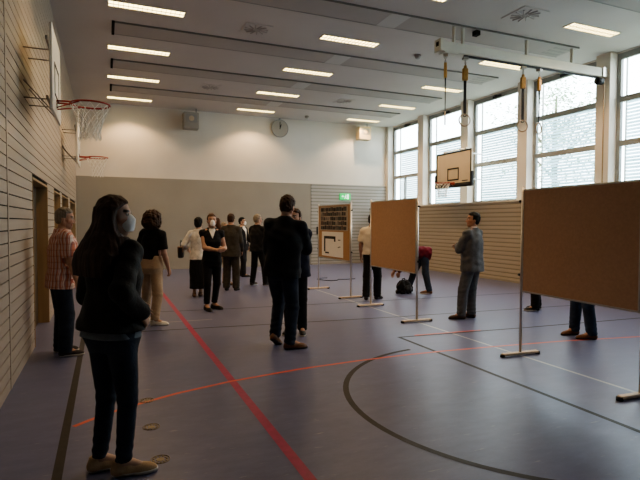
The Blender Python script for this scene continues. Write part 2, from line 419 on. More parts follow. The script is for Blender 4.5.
# outside
b = MB(); b.box((10.9, -40, -.6), (80, 70, -.5)); tag(b.build('ground_outside', M['grass']), 'lawn outside the windows', 'ground', kind='structure')
def tree(x, y, h, r, label, seed):
    R = random.Random(seed); e = empty('leafy_tree', (x, y, -.5), 0, label, 'tree')
    t = MB(); t.tube([(0, 0, 0), (.05, .03, h * .3), (0, .1, h * .6), (.05, .05, h * .85)], [.22, .17, .11, .04], 10)
    for k in range(7):
        a = R.uniform(0, 6.28); z = h * R.uniform(.35, .7)
        t.tube([(0, .05, z), (math.cos(a) * r * .4, math.sin(a) * r * .4, z + h * .1), (math.cos(a) * r * .75, math.sin(a) * r * .75, z + h * .2)], [.07, .05, .02], 6)
    t.build('trunk', M['bark'], e, True)
    f = MB()
    blobs = [(R.gauss(0, r * .42), R.gauss(0, r * .42), h * .68 + R.gauss(0, h * .15), R.uniform(.6, 1.1)) for _ in range(42)]
    for (bx, by, bz, br) in blobs:
        for _ in range(150):
            d = Vector((R.gauss(0, 1), R.gauss(0, 1), R.gauss(0, 1))).normalized() * br * R.uniform(.5, 1)
            c = Vector((bx, by, bz)) + d
            u = Vector((R.gauss(0, 1), R.gauss(0, 1), R.gauss(0, 1))).normalized(); w = u.orthogonal().normalized(); s = R.uniform(.05, .10)
            f.add([c + u * s, c + w * s * .5, c - u * s, c - w * s * .5], [(0, 1, 2, 3)])
    f.build('crown', M['leaf'], e)
tree(19.5, 17.6, 9.5, 2.4, 'leafy tree outside the window with foliage in its top pane', 3)
# ------------------------------------------------------------------ ceiling fittings
ROWS = [(16.85, 'the back wall'), (14.45, 'second'), (12.03, 'third'), (9.65, 'fourth'), (7.2, 'fifth'), (4.8, 'sixth')]
COLS = [(.10, 1.36, 'nearest the slatted wall'), (4.12, 5.42, 'in mid ceiling'), (8.24, 9.56, 'nearest the windows')]
ORD = ['next to the back wall', 'second out from the back wall', 'third out from the back wall', 'fourth out from the back wall', 'fifth out from the back wall', 'unseen sixth one added for light']
def make_light():
    r = empty('ceiling_light')
    f = MB()
    for (lo, hi) in (((-.66, -.135, -.012), (.66, -.118, .0)), ((-.66, .118, -.012), (.66, .135, .0)), ((-.66, -.118, -.012), (-.64, .118, 0)), ((.64, -.118, -.012), (.66, .118, 0))): f.box(lo, hi)
    f.build('frame', M['beam'], r)
    d = MB(); d.add([(-.64, -.118, -.002), (.64, -.118, -.002), (.64, .118, -.002), (-.64, .118, -.002)], [(0, 3, 2, 1)])
    d.build('diffuser', M['lamp'], r)
    l = MB()
    for k in range(1, 16):
        x = -.64 + 1.28 * k / 16; l.box((x - .004, -.118, -.020), (x + .004, .118, -.004))
    l.box((-.64, -.006, -.020), (.64, .006, -.004))
    l.build('louver', M['lampbody'], r)
    return r
light0 = None
for ri, (y, _) in enumerate(ROWS):
    for ci, (x0, x1, cn) in enumerate(COLS):
        if ri >= 5 and ci != 1: continue  # sixth light and the fifth by the slatted wall: unseen, added for lighting
        o = make_light() if light0 is None else copy_tree(light0)
        if light0 is None: light0 = o
        o.location = ((x0 + x1) / 2, y, ZC)
        ld = bpy.data.lights.new('fluorescent_tube_light', 'SPOT'); ld.energy = SPOT; ld.color = (1, .66, .36); ld.spot_size = 2.2; ld.spot_blend = .45; ld.shadow_soft_size = .03
        lo = bpy.data.objects.new('fluorescent_tube_light', ld); COL.objects.link(lo); lo.location = ((x0 + x1) / 2, y, ZC - .035)
        tag(o, f'ceiling light in the row {cn}, {ORD[ri]}', 'ceiling light', 'recessed ceiling lights')

# grey ceiling panel bands
for i, (y0, y1) in enumerate([(15.26, 15.86), (12.88, 13.50), (10.48, 11.10), (8.02, 8.62), (5.62, 6.22)]):
    r = empty('ceiling_panel', (4.8, (y0 + y1) / 2, ZC), 0, 'long grey ceiling band, ' + ['closest to the back wall', 'second from the back wall', 'third from the back wall', 'above the rings beam', 'on the camera side of the rings beam'][i], 'ceiling panel', 'grey bands across the ceiling')
    h = (y1 - y0) / 2
    p = MB(); p.box((-4.60, -h, -.03), (4.70, h, 0)); p.build('panel_field', M['panel'], r)
    e = MB(); e.box((-4.60, -h - .012, -.034), (4.72, -h, 0)); e.build('panel_edge', M['edge'], r)
    e = MB(); e.box((-4.60, h, -.036), (4.72, h + .014, 0)); e.build('panel_edge', M['vent'], r)
    e = MB(); e.box((-4.65, -h - .02, -.05), (-4.60, h + .02, 0)); e.build('end_slot', M['dark'], r)
    g = MB(); g.box((.02, -h, -.034), (.42, h, -.005)); g.build('joint_plate', M['panel_gap'], r)
    v = MB()
    for kx in range(5):
        for ky in range(3): v.box((4.2 + kx * .1 - .035, -h + .12 + ky * .16, -.033), (4.2 + kx * .1 + .035, -h + .2 + ky * .16, -.006))
    v.build('outlet_holes', M['vent'], r)

def vent(x, y, r0, label):
    r = empty('ceiling_vent', (x, y, ZC), 0, label, 'ceiling vent', 'ceiling air vents')
    p = MB(); p.bbox((-r0, -r0, -.015), (r0, r0, 0), .008); p.build('vent_plate', M['ceil'], r)
    s = MB()
    for k in range(12):
        a = 2 * PI * k / 12; c, s_ = math.cos(a), math.sin(a)
        s.tube([(c * r0 * .25, s_ * r0 * .25, -.017), (c * r0 * .85 - s_ * .05, s_ * r0 * .85 + c * .05, -.017)], r0 * .05, 6)
    s.tube([(0, 0, -.016), (0, 0, -.024)], r0 * .2, 16)
    s.build('vent_blades', M['panel'], r)
vent(7.12, 7.17, .30, 'round-bladed ceiling air vent near the rings beam')
vent(6.94, 14.43, .27, 'ceiling air vent toward the window corner of the back wall')
vent(2.78, 9.80, .27, 'ceiling air vent between two light rows, nearer the viewer')
vent(2.76, 14.46, .27, 'ceiling air vent on the slatted wall side, far back')
for (x, y, l) in ((6.6, 9.85, 'small ceiling smoke detector by the rings beam end'), (6.69, 16.98, 'small ceiling smoke detector close to the back wall')):
    s = MB(); s.tube([(x, y, ZC), (x, y, ZC - .035), (x, y, ZC - .07), (x, y, ZC - .085)], [.07, .07, .055, .03], 16)
    tag(s.build('smoke_detector', M['vent'], None, True), l, 'smoke detector')

# loudspeakers under the ceiling, clock, exit sign, switch
def speaker(x, y, z, w, h, m, label):
    r = empty('wall_speaker', (x, y, z), 0, label, 'loudspeaker')
    k = MB(); k.bbox((-w / 2, -.17, -h / 2), (w / 2, .17, h / 2), .02); k.build('cabinet', m, r)
    g = MB(); g.box((-w * .36, -.178, -h * .12), (w * .36, -.168, h * .36)); g.build('grille', M['vent'], r)
    g = MB(); g.tube([(0, -.18, h * .12), (0, -.188, h * .12)], h * .16, 20); g.build('speaker_cone', M['boxcream'], r)
    g = MB(); g.tube([(w * .38, .05, h * .5 - .02), (w * .38, .05, ZC - z)], .022, 8); g.build('ceiling_bracket', M['vent'], r)
    g = MB(); g.tube([(-w * .2, .17, 0), (-w * .2, YB - y, 0)], .02, 8); g.build('wall_bracket', M['vent'], r)
speaker(2.66, 17.36, 4.98, .50, .55, M['boxgrey'], 'grey loudspeaker box hung high on the back wall, beside the slatted wall side lights')
speaker(9.18, 17.36, 5.02, .50, .50, M['boxcream'], 'cream loudspeaker box hung high on the back wall near the windows')
r = empty('wall_clock', (5.91, YB, 5.04), 0, 'round pale clock high on the white back wall', 'clock')
k = MB(); k.tube([(0, -.01, 0), (0, -.06, 0)], .31, 40); k.build('clock_face', M['clock'], r)
k = MB(); k.tube([(.312 * math.cos(a), -.055, .312 * math.sin(a)) for a in [2 * PI * i / 40 for i in range(40)]], .014, 6, closed=True); k.build('clock_rim', M['vent'], r, True)
k = MB(); k.box((-.012, -.068, -.03), (.012, -.062, .24)); k.build('minute_hand', M['ink'], r)
k = MB(); k.box((-.014, -.072, -.03), (.014, -.066, .15)); o = k.build('hour_hand', M['ink'], r); o.rotation_euler = (0, .3, 0)
k = MB(); k.box((-.03, -.03, .28), (.03, 0, .37)); k.build('clock_hanger', M['vent'], r)

r = empty('exit_sign', (8.55, YB - .06, 2.60), 0, 'small glowing green exit sign with white pictogram on the back wall', 'exit sign')
k = MB(); k.bbox((-.23, -.05, -.125), (.23, 0, .125), .01); k.build('sign_box', M['exitgreen'], r)
k = MB()
Y = -.054
def pf(pts): k.add([(x, Y, z) for x, z in pts], [tuple(range(len(pts)))])
pf([(.06, -.09), (.15, -.09), (.15, .09), (.06, .09)])                                    # doorway
pf([(-.16, .015), (-.10, .06), (-.10, .028), (-.05, .028), (-.05, .002), (-.10, .002), (-.10, -.03)])  # arrow
pf([(.0, .065), (.02, .085), (.04, .065), (.02, .045)])
pf([(-.01, .04), (.03, .035), (.02, -.02), (-.02, -.02)])
pf([(-.02, -.02), (0, -.02), (-.03, -.09), (-.05, -.08)])
pf([(0, -.02), (.02, -.02), (.045, -.09), (.025, -.09)])
k.build('pictogram', M['exitwhite'], r)
k = MB(); k.bbox((7.36, YB - .10, 1.16), (7.47, YB - .06, 1.44), .01)
tag(k.build('wall_switch_box', M['blackplastic']), 'small dark switch box on the back wall beside the farthest pinboard', 'switch')

# ------------------------------------------------------------------ rings on their beam
GY = 8.10
r = empty('gymnastics_ring_carrier', (8.0, GY, 4.97), 0, 'long cream beam under the ceiling from which the gymnastic rings hang', 'beam')
k = MB(); k.bbox((-2.10, -.07, -.09), (2.26, .07, .10), .008); k.build('beam_profile', M['beam'], r)
k = MB(); k.box((-1.5, -.02, -.125), (2.2, .02, -.09)); k.build('lower_rail', M['blackplastic'], r)
for x in (-1.54, -1.75, .1, 1.4):
    k = MB(); k.box((x - .018, -.03, .10), (x + .018, .03, ZC - 4.97)); k.build('hanger', M['beam'], r)
k = MB(); k.box((-2.13, -.10, -.10), (-2.02, .10, .13)); k.box((-2.02, -.09, -.125), (-1.7, .09, -.10)); k.build('motor_housing', M['beam'], r)
k = MB(); k.box((-2.136, -.04, -.0), (-2.128, .04, .08)); k.build('housing_opening', M['dark'], r)
k = MB(); k.bbox((2.26, -.10, -.10), (2.44, .10, .12), .01); k.build('wall_bracket', M['chrome'], r)
k = MB(); k.box((-1.26, -.06, .33), (-1.16, .06, .45)); k.build('ceiling_switch', M['dark'], r)
rd = empty('pull_rod', (10.28, GY - .11, 2.25), 0, 'thin upright rod with black drum at the window pillar below the rings beam', 'rod')
k = MB(); k.tube([(0, 0, 0), (0, 0, 2.50)], .013, 8); k.build('rod', M['doorwood'], rd, True)
k = MB(); k.tube([(-.20, .03, 2.51), (-.04, .03, 2.51)], .075, 16); k.build('drum', M['blackplastic'], rd, True)

def gym_ring(x, rz, twist, zr, label):
    r = empty('gymnastic_ring', (x, GY, zr), rz, label, 'gymnastic ring', 'gymnastic rings on the ceiling beam')
    top = 4.85 - zr
    k = MB(); k.tube([(.115 * math.sin(2 * PI * i / 32), 0, .115 * math.cos(2 * PI * i / 32)) for i in range(32)], .0145, 10, closed=True); k.build('ring', M['ringwood'], r, True)
    k = MB(); n = 20; vs = []; w = .028
    z0, z1 = .12, top - .42
    for i in range(n + 1):
        z = z0 + (z1 - z0) * i / n; a = twist * i / n
        dx, dy = w * math.cos(a), w * math.sin(a); bow = .03 * twist * math.sin(PI * i / n) / 2
        for (sx, sy) in ((1, .006), (1, -.006), (-1, -.006), (-1, .006)): vs.append((dx * sx - sy * math.sin(a) + bow, dy * sx + sy * math.cos(a), z))
    fs = []
    for i in range(n):
        for j in range(4): fs.append((i * 4 + j, i * 4 + (j + 1) % 4, i * 4 + 4 + (j + 1) % 4, i * 4 + 4 + j))
    k.add(vs, fs); k.build('strap', M['strap'], r)
    k = MB(); k.tube([(.122 * math.sin(a) * .25, 0, .1 + .03 * math.cos(a)) for a in [2 * PI * i / 16 for i in range(16)]], .008, 6, closed=True); k.build('strap_loop', M['strap'], r, True)
    k = MB(); k.bbox((-.055, -.03, top - .46), (.055, .03, top - .22), .012); k.tube([(0, 0, top - .22), (0, 0, top - .17)], .03, 10); k.build('buckle_cover', M['yellow'], r)
    k = MB()
    for i in range(5): k.tube([(.018 * math.cos(a) * (i % 2), .018 * math.cos(a) * ((i + 1) % 2), top - .15 + i * .036 + .024 * math.sin(a)) for a in [2 * PI * j / 10 for j in range(10)]], .006, 5, closed=True)
    k.tube([(0, 0, top - .02), (0, 0, top - .012)], .03, 10)
    k.build('chain', M['steel'], r, True)
    k = MB(); k.box((-.05, -.045, top - .055), (.05, .045, top - .005)); k.build('trolley', M['steel'], r)
gym_ring(6.06, .93, .3, 3.62, 'gymnastic ring at the boxed end of the beam, seen edge-on on a thin strap')
gym_ring(6.53, -.25, .0, 3.62, 'round gymnastic ring just above the basketball board')
gym_ring(8.02, -.25, .0, 3.62, 'round gymnastic ring in front of the bright window pillar')
gym_ring(8.47, .25, 1.2, 3.60, 'half-turned gymnastic ring on a twisted strap before the window with leaves')

# ------------------------------------------------------------------ basketball goals
def hoop_parts(r, red, net=True, n_seg=16, drop=.42):
    """ring centred at local (0,0,0); board lies at -x"""
    k = MB(); k.tube([(.225 * math.cos(2 * PI * i / 40), .225 * math.sin(2 * PI * i / 40), 0) for i in range(40)], .011, 8, closed=True)
    o = k.build('hoop_ring', red, r, True)
    k = MB(); k.bbox((-.385, -.09, -.09), (-.365, .09, .03), .004)
    for s in (-1, 1):
        k.tube([(-.37, .06 * s, .0), (-.225 * .93, .225 * .36 * s, 0)], .011, 6)
        k.tube([(-.37, .05 * s, -.08), (-.225 * .5, .225 * .86 * s, -.008)], .008, 6)
    k.build('ring_bracket', red, r, True)
    if net:
        k = MB(); m = 12; L = 6
        rad = [.222, .20, .165, .135, .12, .12, .125]
        zz = [-.012, -.08, -.16, -.24, -.31, -.37, -.43]
        for i in range(m):
            for sgn in (-1, 1):
                pts = []
                for j in range(L + 1):
                    a = 2 * PI * (i + sgn * (.5 * (j % 2)) ) / m
                    pts.append((rad[j] * math.cos(a), rad[j] * math.sin(a), zz[j]))
                k.tube(pts, .0056, 4, cap=False)
        k.build('net', M['net'], r)
def board_mesh(w, h, name, m, r, x, z0):
    k = MB(); k.bbox((x - .03, -w / 2, z0), (x, w / 2, z0 + h), .004); return k.build(name, m, r)
def rect_line(x, y0, y1, z0, z1, t, r, m, name):
    k = MB()
    k.box((x, y0, z0), (x + .004, y1, z0 + t)); k.box((x, y0, z1 - t), (x + .004, y1, z1)); k.box((x, y0, z0 + t), (x + .004, y0 + t, z1 - t)); k.box((x, y1 - t, z0 + t), (x + .004, y1, z1 - t))
    return k.build(name, m, r)
def side_goal(y, label):
    r = empty('basketball_goal', (-.16, y, 3.05), 0, label, 'basketball goal', 'practice goals on the slatted wall')
    hoop_parts(r, M['red'])
    bd = board_mesh(1.08, .95, 'backboard', M['board'], r, -.365, -.19)
    rect_line(-.365, -.28, .28, .02, .40, .03, bd, M['ink'], 'target_mark')
    for s in (-.20, .24):
        for z in (-.02, .55):
            k = MB(); k.tube([(-.41, s, z), (XL + .16, s, z)], .008, 8); k.build('wall_arm', M['steel'], r, True)
        k = MB(); k.tube([(-.41, s, -.14), (XL + .16, s, .18)], .007, 6); k.build('wall_brace', M['steel'], r, True)
    for z in (-.06, .60):
        k = MB(); k.box((-.437, -.5, z - .02), (-.415, .5, z + .02)); k.build('back_rail', M['steel'], r)
side_goal(6.90, 'basketball hoop with white net on the slatted wall, nearer one')
side_goal(12.48, 'smaller-looking farther basketball hoop on the slatted wall')

r = empty('basketball_goal', (9.33, 12.56, 2.80), PI, 'cream basketball board with black border and red hoop before the windows', 'basketball goal')
hoop_parts(r, M['red'])
bd = board_mesh(1.66, 1.0, 'backboard', M['boardcream'], r, -.385, -.05)
rect_line(-.384, -.83, .83, -.05, .95, .045, bd, M['ink'], 'border_line')
rect_line(-.384, -.27, .27, .08, .46, .04, bd, M['ink'], 'target_mark')
k = MB(); k.box((-.384, .42, .035), (-.380, .68, .06)); k.build('maker_mark', M['ink'], bd)
k = MB(); k.bbox((-.44, -.87, -.13), (-.35, .87, -.045), .01)
for s in (-1, 1): k.bbox((-.44, s * .85 - .035, -.13), (-.35, s * .85 + .035, .30), .01)
k.build('edge_padding', M['blackplastic'], r)
k = MB()
for s in (-.5, .5):
    k.tube([(-.44, s, .05), (-.44, s, 1.02)], .022, 8)
    for z in (.1, .85): k.tube([(-.44, s, z), (9.33 - XP, s * 2.2 if False else s * 1.0, z)], .018, 8)
k.tube([(-.44, -.55, .99), (-.44, .55, .99)], .022, 8)
k.build('support_frame', M['chrome'], r)

# ------------------------------------------------------------------ pinboards
def pinboard(p0, p1, label, cork, z0=.775, z1=2.00, top0=2.04, foot=.26):
    """p0, p1: floor points of the two posts"""
    p0 = Vector((*p0, 0)); p1 = Vector((*p1, 0)); d = p1 - p0; L = d.length; c = (p0 + p1) / 2
    rz = math.atan2(d.y, d.x)
    r = empty('pinboard', c, rz, label, 'pinboard', 'cork pinboards on feet')
    h = L / 2
    k = MB(); k.box((-h + .035, -.012, z0 + .015), (h - .035, .012, z1 - .015)); k.build('cork_panel', cork, r)
    k = MB()
    k.box((-h + .02, -.016, z0), (h - .02, .016, z0 + .018)); k.box((-h + .02, -.016, z1 - .018), (h - .02, .016, z1))
    k.box((-h + .02, -.016, z0 + .018), (-h + .036, .016, z1 - .018)); k.box((h - .036, -.016, z0 + .018), (h - .02, .016, z1 - .018))
    k.build('board_frame', M['chrome'], r)
    for s in (-1, 1):
        k = MB(); k.tube([(s * h, 0, .03), (s * h, 0, top0)], .0165, 12); po = k.build('post', M['chrome'], r, True)
        k = MB(); k.bbox((s * h - .03, -foot, .012), (s * h + .03, foot, .042), .006); k.build('foot', M['foot'], r)
        for e in (-1, 1):
            k = MB(); k.tube([(s * h, e * foot, .0), (s * h, e * foot, .030)], .031, 12); k.build('foot_cap', M['blackplastic'], r, True)
        k = MB()
        for z in (z0 + .20, z1 - .14): k.tube([(s * (h + .015), 0, z), (s * (h + .05), 0, z)], .016, 10)
        k.build('clamp_knob', M['blackplastic'], po, True)
    return r
B1 = pinboard((4.70, 11.14), (4.755, 9.52), 'farthest pinboard, holding a photo poster above a white poster', M['corkpale'])
B2 = pinboard((4.655, 8.47), (4.60, 6.83), 'empty brown pinboard in the middle, hiding the bending person', M['cork'])
B3 = pinboard((4.60, 4.62), (4.515, 3.07), 'largest empty brown pinboard, cut off by the picture edge', M['cork'])
# posters on the camera side (-x) of the farthest pinboard
def poster(z0, z1, y0, y1, name):
    return empty(name, (4.712, 0, 0))
ux = (Vector((4.755, 9.52, 0)) - Vector((4.70, 11.14, 0))).normalized()
def on_board(u, z, off=0.): # u along the board from the far post
    n = Vector((ux.y, -ux.x, 0))
    p = Vector((4.70, 11.14, 0)) + ux * u + n * (.017 + off); return (p.x, p.y, z)
def sheet(u0, u1, z0, z1, off0, off1, k, mi=0):
    a = [on_board(u0, z0, off0), on_board(u1, z0, off0), on_board(u1, z1, off0), on_board(u0, z1, off0)]
    e = [on_board(u0, z0, off1), on_board(u1, z0, off1), on_board(u1, z1, off1), on_board(u0, z1, off1)]
    k.add(a + e, [(0, 1, 2, 3), (4, 7, 6, 5), (0, 4, 5, 1), (1, 5, 6, 2), (2, 6, 7, 3), (3, 7, 4, 0)], mi)
tones = [(.022, .02, .018), (.06, .05, .045), (.14, .12, .10), (.04, .05, .045), (.10, .06, .045), (.24, .21, .18)]
PT = [mat(f'photo_tone_{i}', c, .6, var=(14, .5)) for i, c in enumerate(tones)]
PS = mat('poster_backing', (.40, .34, .27), .8, var=(12, .1))
r = empty('photo_poster', on_board(.8, 1.37), 0, 'upper poster on the farthest pinboard, a dark grid of small photos', 'poster')
k = MB(); sheet(.12, 1.52, 1.42, 1.965, 0, .003, k); o = k.build('poster_sheet', PS, None); o.parent = r; o.matrix_parent_inverse = Matrix.Translation(-r.location)
k = MB(); R = random.Random(4)
for row in range(5):
    u = .17
    while u < 1.42:
        w = R.uniform(.06, .17); w = min(w, 1.46 - u)
        z = 1.44 + row * .103
        sheet(u, u + w - .012, z, z + .088 + R.uniform(-.015, .006), .003, .005, k, R.choice([0, 0, 0, 1, 1, 2, 3, 3, 4, 5])); u += w
o = k.build('photo_grid', PT, None); o.parent = r; o.matrix_parent_inverse = Matrix.Translation(-r.location)
r = empty('white_poster', on_board(.8, .9), 0, 'lower poster on the farthest pinboard, white with a black angular bracket', 'poster')
k = MB(); sheet(.22, 1.30, .83, 1.39, 0, .003, k)
o = k.build('poster_sheet', M['paper'], None); o.parent = r; o.matrix_parent_inverse = Matrix.Translation(-r.location)
k = MB()
sheet(.34, .41, .93, 1.29, .003, .005, k); sheet(.34, .93, 1.23, 1.29, .003, .005, k); sheet(.86, .93, 1.17, 1.23, .003, .005, k); sheet(.40, .60, .89, .925, .003, .005, k)
for (u, z) in ((1.06, 1.20), (1.12, 1.20), (1.05, 1.04), (1.12, 1.05)): sheet(u, u + .045, z, z + .022, .003, .005, k)
o = k.build('printed_drawing', M['ink'], None); o.parent = r; o.matrix_parent_inverse = Matrix.Translation(-r.location)

# floor sockets, cable
for (x, y, l) in ((.32, 3.50, 'brass-coloured floor socket cover nearest the woman\'s shoes'), (.31, 4.09, 'middle one of three brass-coloured floor socket covers'), (.32, 4.72, 'faint floor socket cover touching the orange red line')):
    r = empty('floor_socket_cover', (x, y, 0), 0, l, 'floor socket', 'floor socket covers')
    k = MB()
    for i in range(12):
        a = 2 * PI * i / 12; k.tube([(.045 * math.cos(a), .045 * math.sin(a), .0), (.045 * math.cos(a), .045 * math.sin(a), .003)], .008, 8)
    k.build('cover_studs', M['brass'], r)
    k = MB(); k.tube([(.062 * math.cos(2 * PI * i / 24), .062 * math.sin(2 * PI * i / 24), .0015) for i in range(24)], .0028, 6, closed=True); k.tube([(0, 0, 0), (0, 0, .002)], .028, 16)
    k.build('cover_ring', M['brass'], r)
k = MB(); k.tube([(5.75 + .28 * math.cos(a) * (1 + .15 * math.sin(3 * a)), 12.9 + .34 * math.sin(a), .008) for a in [1.2 + i * .25 for i in range(20)]] + [(6.2, 12.7, .008), (6.5, 12.75, .008)], .009, 6)
tag(k.build('floor_cable', M['strap'], None, True), 'dark loop of cable lying on the floor beyond the pinboards', 'cable')
# ------------------------------------------------------------------ implicit surfaces for bodies and clothes
V3 = lambda *a: np.array(a, float)
def nrm(v):
    v = np.asarray(v, float); n = np.linalg.norm(v); return v / n if n > 1e-9 else v
class Field:
    def __init__(s): s.p = []
    def cone(s, a, b, ra, rb, k=.02, mode=1, sq=None):
        """tapered capsule; sq = (axis vector, factor) flattens it along that axis"""
        a = np.asarray(a, float); b = np.asarray(b, float); ba = b - a; L2 = max(ba @ ba, 1e-9)
        def fn(x, y, z):
            px, py, pz = x - a[0], y - a[1], z - a[2]
            t = np.clip((px * ba[0] + py * ba[1] + pz * ba[2]) / L2, 0, 1)
            dx, dy, dz = px - t * ba[0], py - t * ba[1], pz - t * ba[2]
            if sq is not None:
                n, f = sq; q = dx * n[0] + dy * n[1] + dz * n[2]; q = q * (f - 1)
                dx, dy, dz = dx + q * n[0], dy + q * n[1], dz + q * n[2]
            return np.sqrt(dx * dx + dy * dy + dz * dz) - (ra + t * (rb - ra))
        R = max(ra, rb); s.p.append((np.minimum(a, b) - R, np.maximum(a, b) + R, fn, k, mode)); return s
    def ell(s, c, r, k=.02, mode=1, Rm=None):
        c = np.asarray(c, float); r = np.asarray(r, float); Q = None if Rm is None else np.asarray(Rm, float)
        def fn(x, y, z):
            px, py, pz = x - c[0], y - c[1], z - c[2]
            if Q is not None: px, py, pz = [px * Q[0, i] + py * Q[1, i] + pz * Q[2, i] for i in range(3)]
            k0 = np.sqrt((px / r[0]) ** 2 + (py / r[1]) ** 2 + (pz / r[2]) ** 2) + 1e-9
            k1 = np.sqrt((px / r[0] ** 2) ** 2 + (py / r[1] ** 2) ** 2 + (pz / r[2] ** 2) ** 2) + 1e-9
            return k0 * (k0 - 1) / k1
        R = r.max() if Q is not None else r
        s.p.append((c - R, c + R, fn, k, mode)); return s
    def loft(s, rows, O, Rm, k=.02, mode=1, n=2.4, ext=0):
        """rows (t, a, b, ox, oy): superelliptic sections along the local z axis of frame (O, Rm)"""
        A = np.array([(*r, 0, 0)[:5] for r in rows], float); O = np.asarray(O, float); Q = np.asarray(Rm, float)
        t0, t1 = A[0, 0], A[-1, 0]
        def fn(x, y, z):
            px, py, pz = x - O[0], y - O[1], z - O[2]
            lx, ly, lz = [px * Q[0, i] + py * Q[1, i] + pz * Q[2, i] for i in range(3)]
            sh = np.broadcast(lx, ly, lz).shape; lz = np.broadcast_to(lz, sh)
            a = np.interp(lz, A[:, 0], A[:, 1]); b_ = np.interp(lz, A[:, 0], A[:, 2])
            ox = np.interp(lz, A[:, 0], A[:, 3]); oy = np.interp(lz, A[:, 0], A[:, 4])
            rho = (np.abs((lx - ox) / a) ** n + np.abs((ly - oy) / b_) ** n) ** (1 / n)
            d = (rho - 1) * np.minimum(a, b_) * 1.1
            return np.maximum(d, np.maximum(t0 - lz, lz - t1))
        pts = []
        for (t, a, b_, ox, oy) in A:
            for sx in (-1, 1):
                for sy in (-1, 1): pts.append(O + Q @ V3(ox + sx * a, oy + sy * b_, t))
        pts = np.array(pts); s.p.append((pts.min(0), pts.max(0), fn, k, mode)); return s
    def half(s, O, nrm_, k=.004):
        """keep the side the normal points away from"""
        O = np.asarray(O, float); n_ = nrm(nrm_)
        fn = lambda x, y, z: (x - O[0]) * n_[0] + (y - O[1]) * n_[1] + (z - O[2]) * n_[2]
        s.p.append((None, None, fn, k, 0)); return s
    def noise(s, amp, wl, seed=0, aniso=(1, 1, 1)):
        R = np.random.default_rng(seed); W = []
        for i in range(5):
            d = nrm(R.normal(size=3)) * np.asarray(aniso) * 2 * PI / (wl * R.uniform(.7, 1.5)); W.append((d, R.uniform(0, 6.28)))
        def fn(x, y, z, g):
            wx = .02 * np.sin(y * 17 + 1) + .02 * np.sin(z * 13); d = 0
            for (q, p) in W: d = d + np.sin((x + wx) * q[0] + y * q[1] + (z + wx) * q[2] + p)
            return g + amp * d * .45
        s.p.append((None, None, fn, 0, 2)); return s
    def user(s, fn): s.p.append((None, None, fn, 0, 2)); return s
    def bake(s, h):
        lo = np.min([p[0] for p in s.p if p[0] is not None and p[4] == 1], 0) - 3.5 * h - .01
        hi = np.max([p[1] for p in s.p if p[0] is not None and p[4] == 1], 0) + 3.5 * h + .01
        n = np.ceil((hi - lo) / h).astype(int) + 1
        ax = [(lo[i] + h * np.arange(n[i])) for i in range(3)]
        X = [ax[0][:, None, None], ax[1][None, :, None], ax[2][None, None, :]]
        g = np.full(n, .25, np.float32)
        for (a, b_, fn, k, mode) in s.p:
            if a is None: sl = (slice(None),) * 3
            else:
                m = k + 2.5 * h
                i0 = np.clip(np.floor((a - m - lo) / h).astype(int), 0, n - 1); i1 = np.clip(np.ceil((b_ + m - lo) / h).astype(int) + 1, 1, n)
                if np.any(i1 <= i0): continue
                sl = tuple(slice(i0[i], i1[i]) for i in range(3))
            x, y, z = X[0][sl[0]], X[1][:, sl[1]], X[2][:, :, sl[2]]
            if mode == 2: g = fn(x, y, z, g).astype(np.float32); continue
            d = fn(x, y, z); G = g[sl]
            if mode == 1:
                if k > 0:
                    w = np.clip(.5 + .5 * (G - d) / k, 0, 1); g[sl] = G * (1 - w) + d * w - k * w * (1 - w)
                else: g[sl] = np.minimum(G, d)
            else:                                  # cut: 0 keep the inside of fn, -1 remove fn
                dd = d if mode == 0 else -d
                w = np.clip(.5 - .5 * (G - dd) / max(k, 1e-6), 0, 1); g[sl] = G * (1 - w) + dd * w + k * w * (1 - w)
        g[0] = g[-1] = .1; g[:, 0] = g[:, -1] = .1; g[:, :, 0] = g[:, :, -1] = .1
        return nets(g, lo, h)

CORN = [(0, 0, 0), (1, 0, 0), (0, 1, 0), (1, 1, 0), (0, 0, 1), (1, 0, 1), (0, 1, 1), (1, 1, 1)]
EDG = [(0, 1), (2, 3), (4, 5), (6, 7), (0, 2), (1, 3), (4, 6), (5, 7), (0, 4), (1, 5), (2, 6), (3, 7)]
def nets(g, lo, h):
    n = np.array(g.shape); ins = g < 0
    cnt = np.zeros(n - 1, np.int8)
    for (i, j, k) in CORN: cnt += ins[i:n[0] - 1 + i, j:n[1] - 1 + j, k:n[2] - 1 + k]
    act = np.argwhere((cnt > 0) & (cnt < 8))
    idx = np.full(n - 1, -1, np.int64); idx[tuple(act.T)] = np.arange(len(act))
    val = np.stack([g[act[:, 0] + c[0], act[:, 1] + c[1], act[:, 2] + c[2]] for c in CORN], 1)
    acc = np.zeros((len(act), 3)); num = np.zeros(len(act)); C = np.array(CORN, float)
    for (a, b_) in EDG:
        va, vb = val[:, a], val[:, b_]; m = (va < 0) != (vb < 0)
        t = np.where(m, va / np.where(m, va - vb, 1), 0)[:, None]
        acc += np.where(m[:, None], C[a] + t * (C[b_] - C[a]), 0); num += m
    V = lo + h * (act + acc / num[:, None])
    F = []
    for ax in range(3):
        u, w = (ax + 1) % 3, (ax + 2) % 3
        s0 = [slice(1, n[i] - 1) for i in range(3)]; s0[ax] = slice(0, n[ax] - 1); s1 = list(s0); s1[ax] = slice(1, n[ax])
        A, B = ins[tuple(s0)], ins[tuple(s1)]
        q = np.argwhere(A != B); off = np.ones(3, int); off[ax] = 0; q = q + off
        du = np.zeros(3, int); du[u] = 1; dw = np.zeros(3, int); dw[w] = 1
        f = np.stack([idx[tuple((q - du - dw).T)], idx[tuple((q - dw).T)], idx[tuple(q.T)], idx[tuple((q - du).T)]], 1)
        flip = ~ins[tuple(q.T)]; f[flip] = f[flip][:, ::-1]; F.append(f)
    F = np.concatenate(F); F = F[(F >= 0).all(1)]
    return V, F
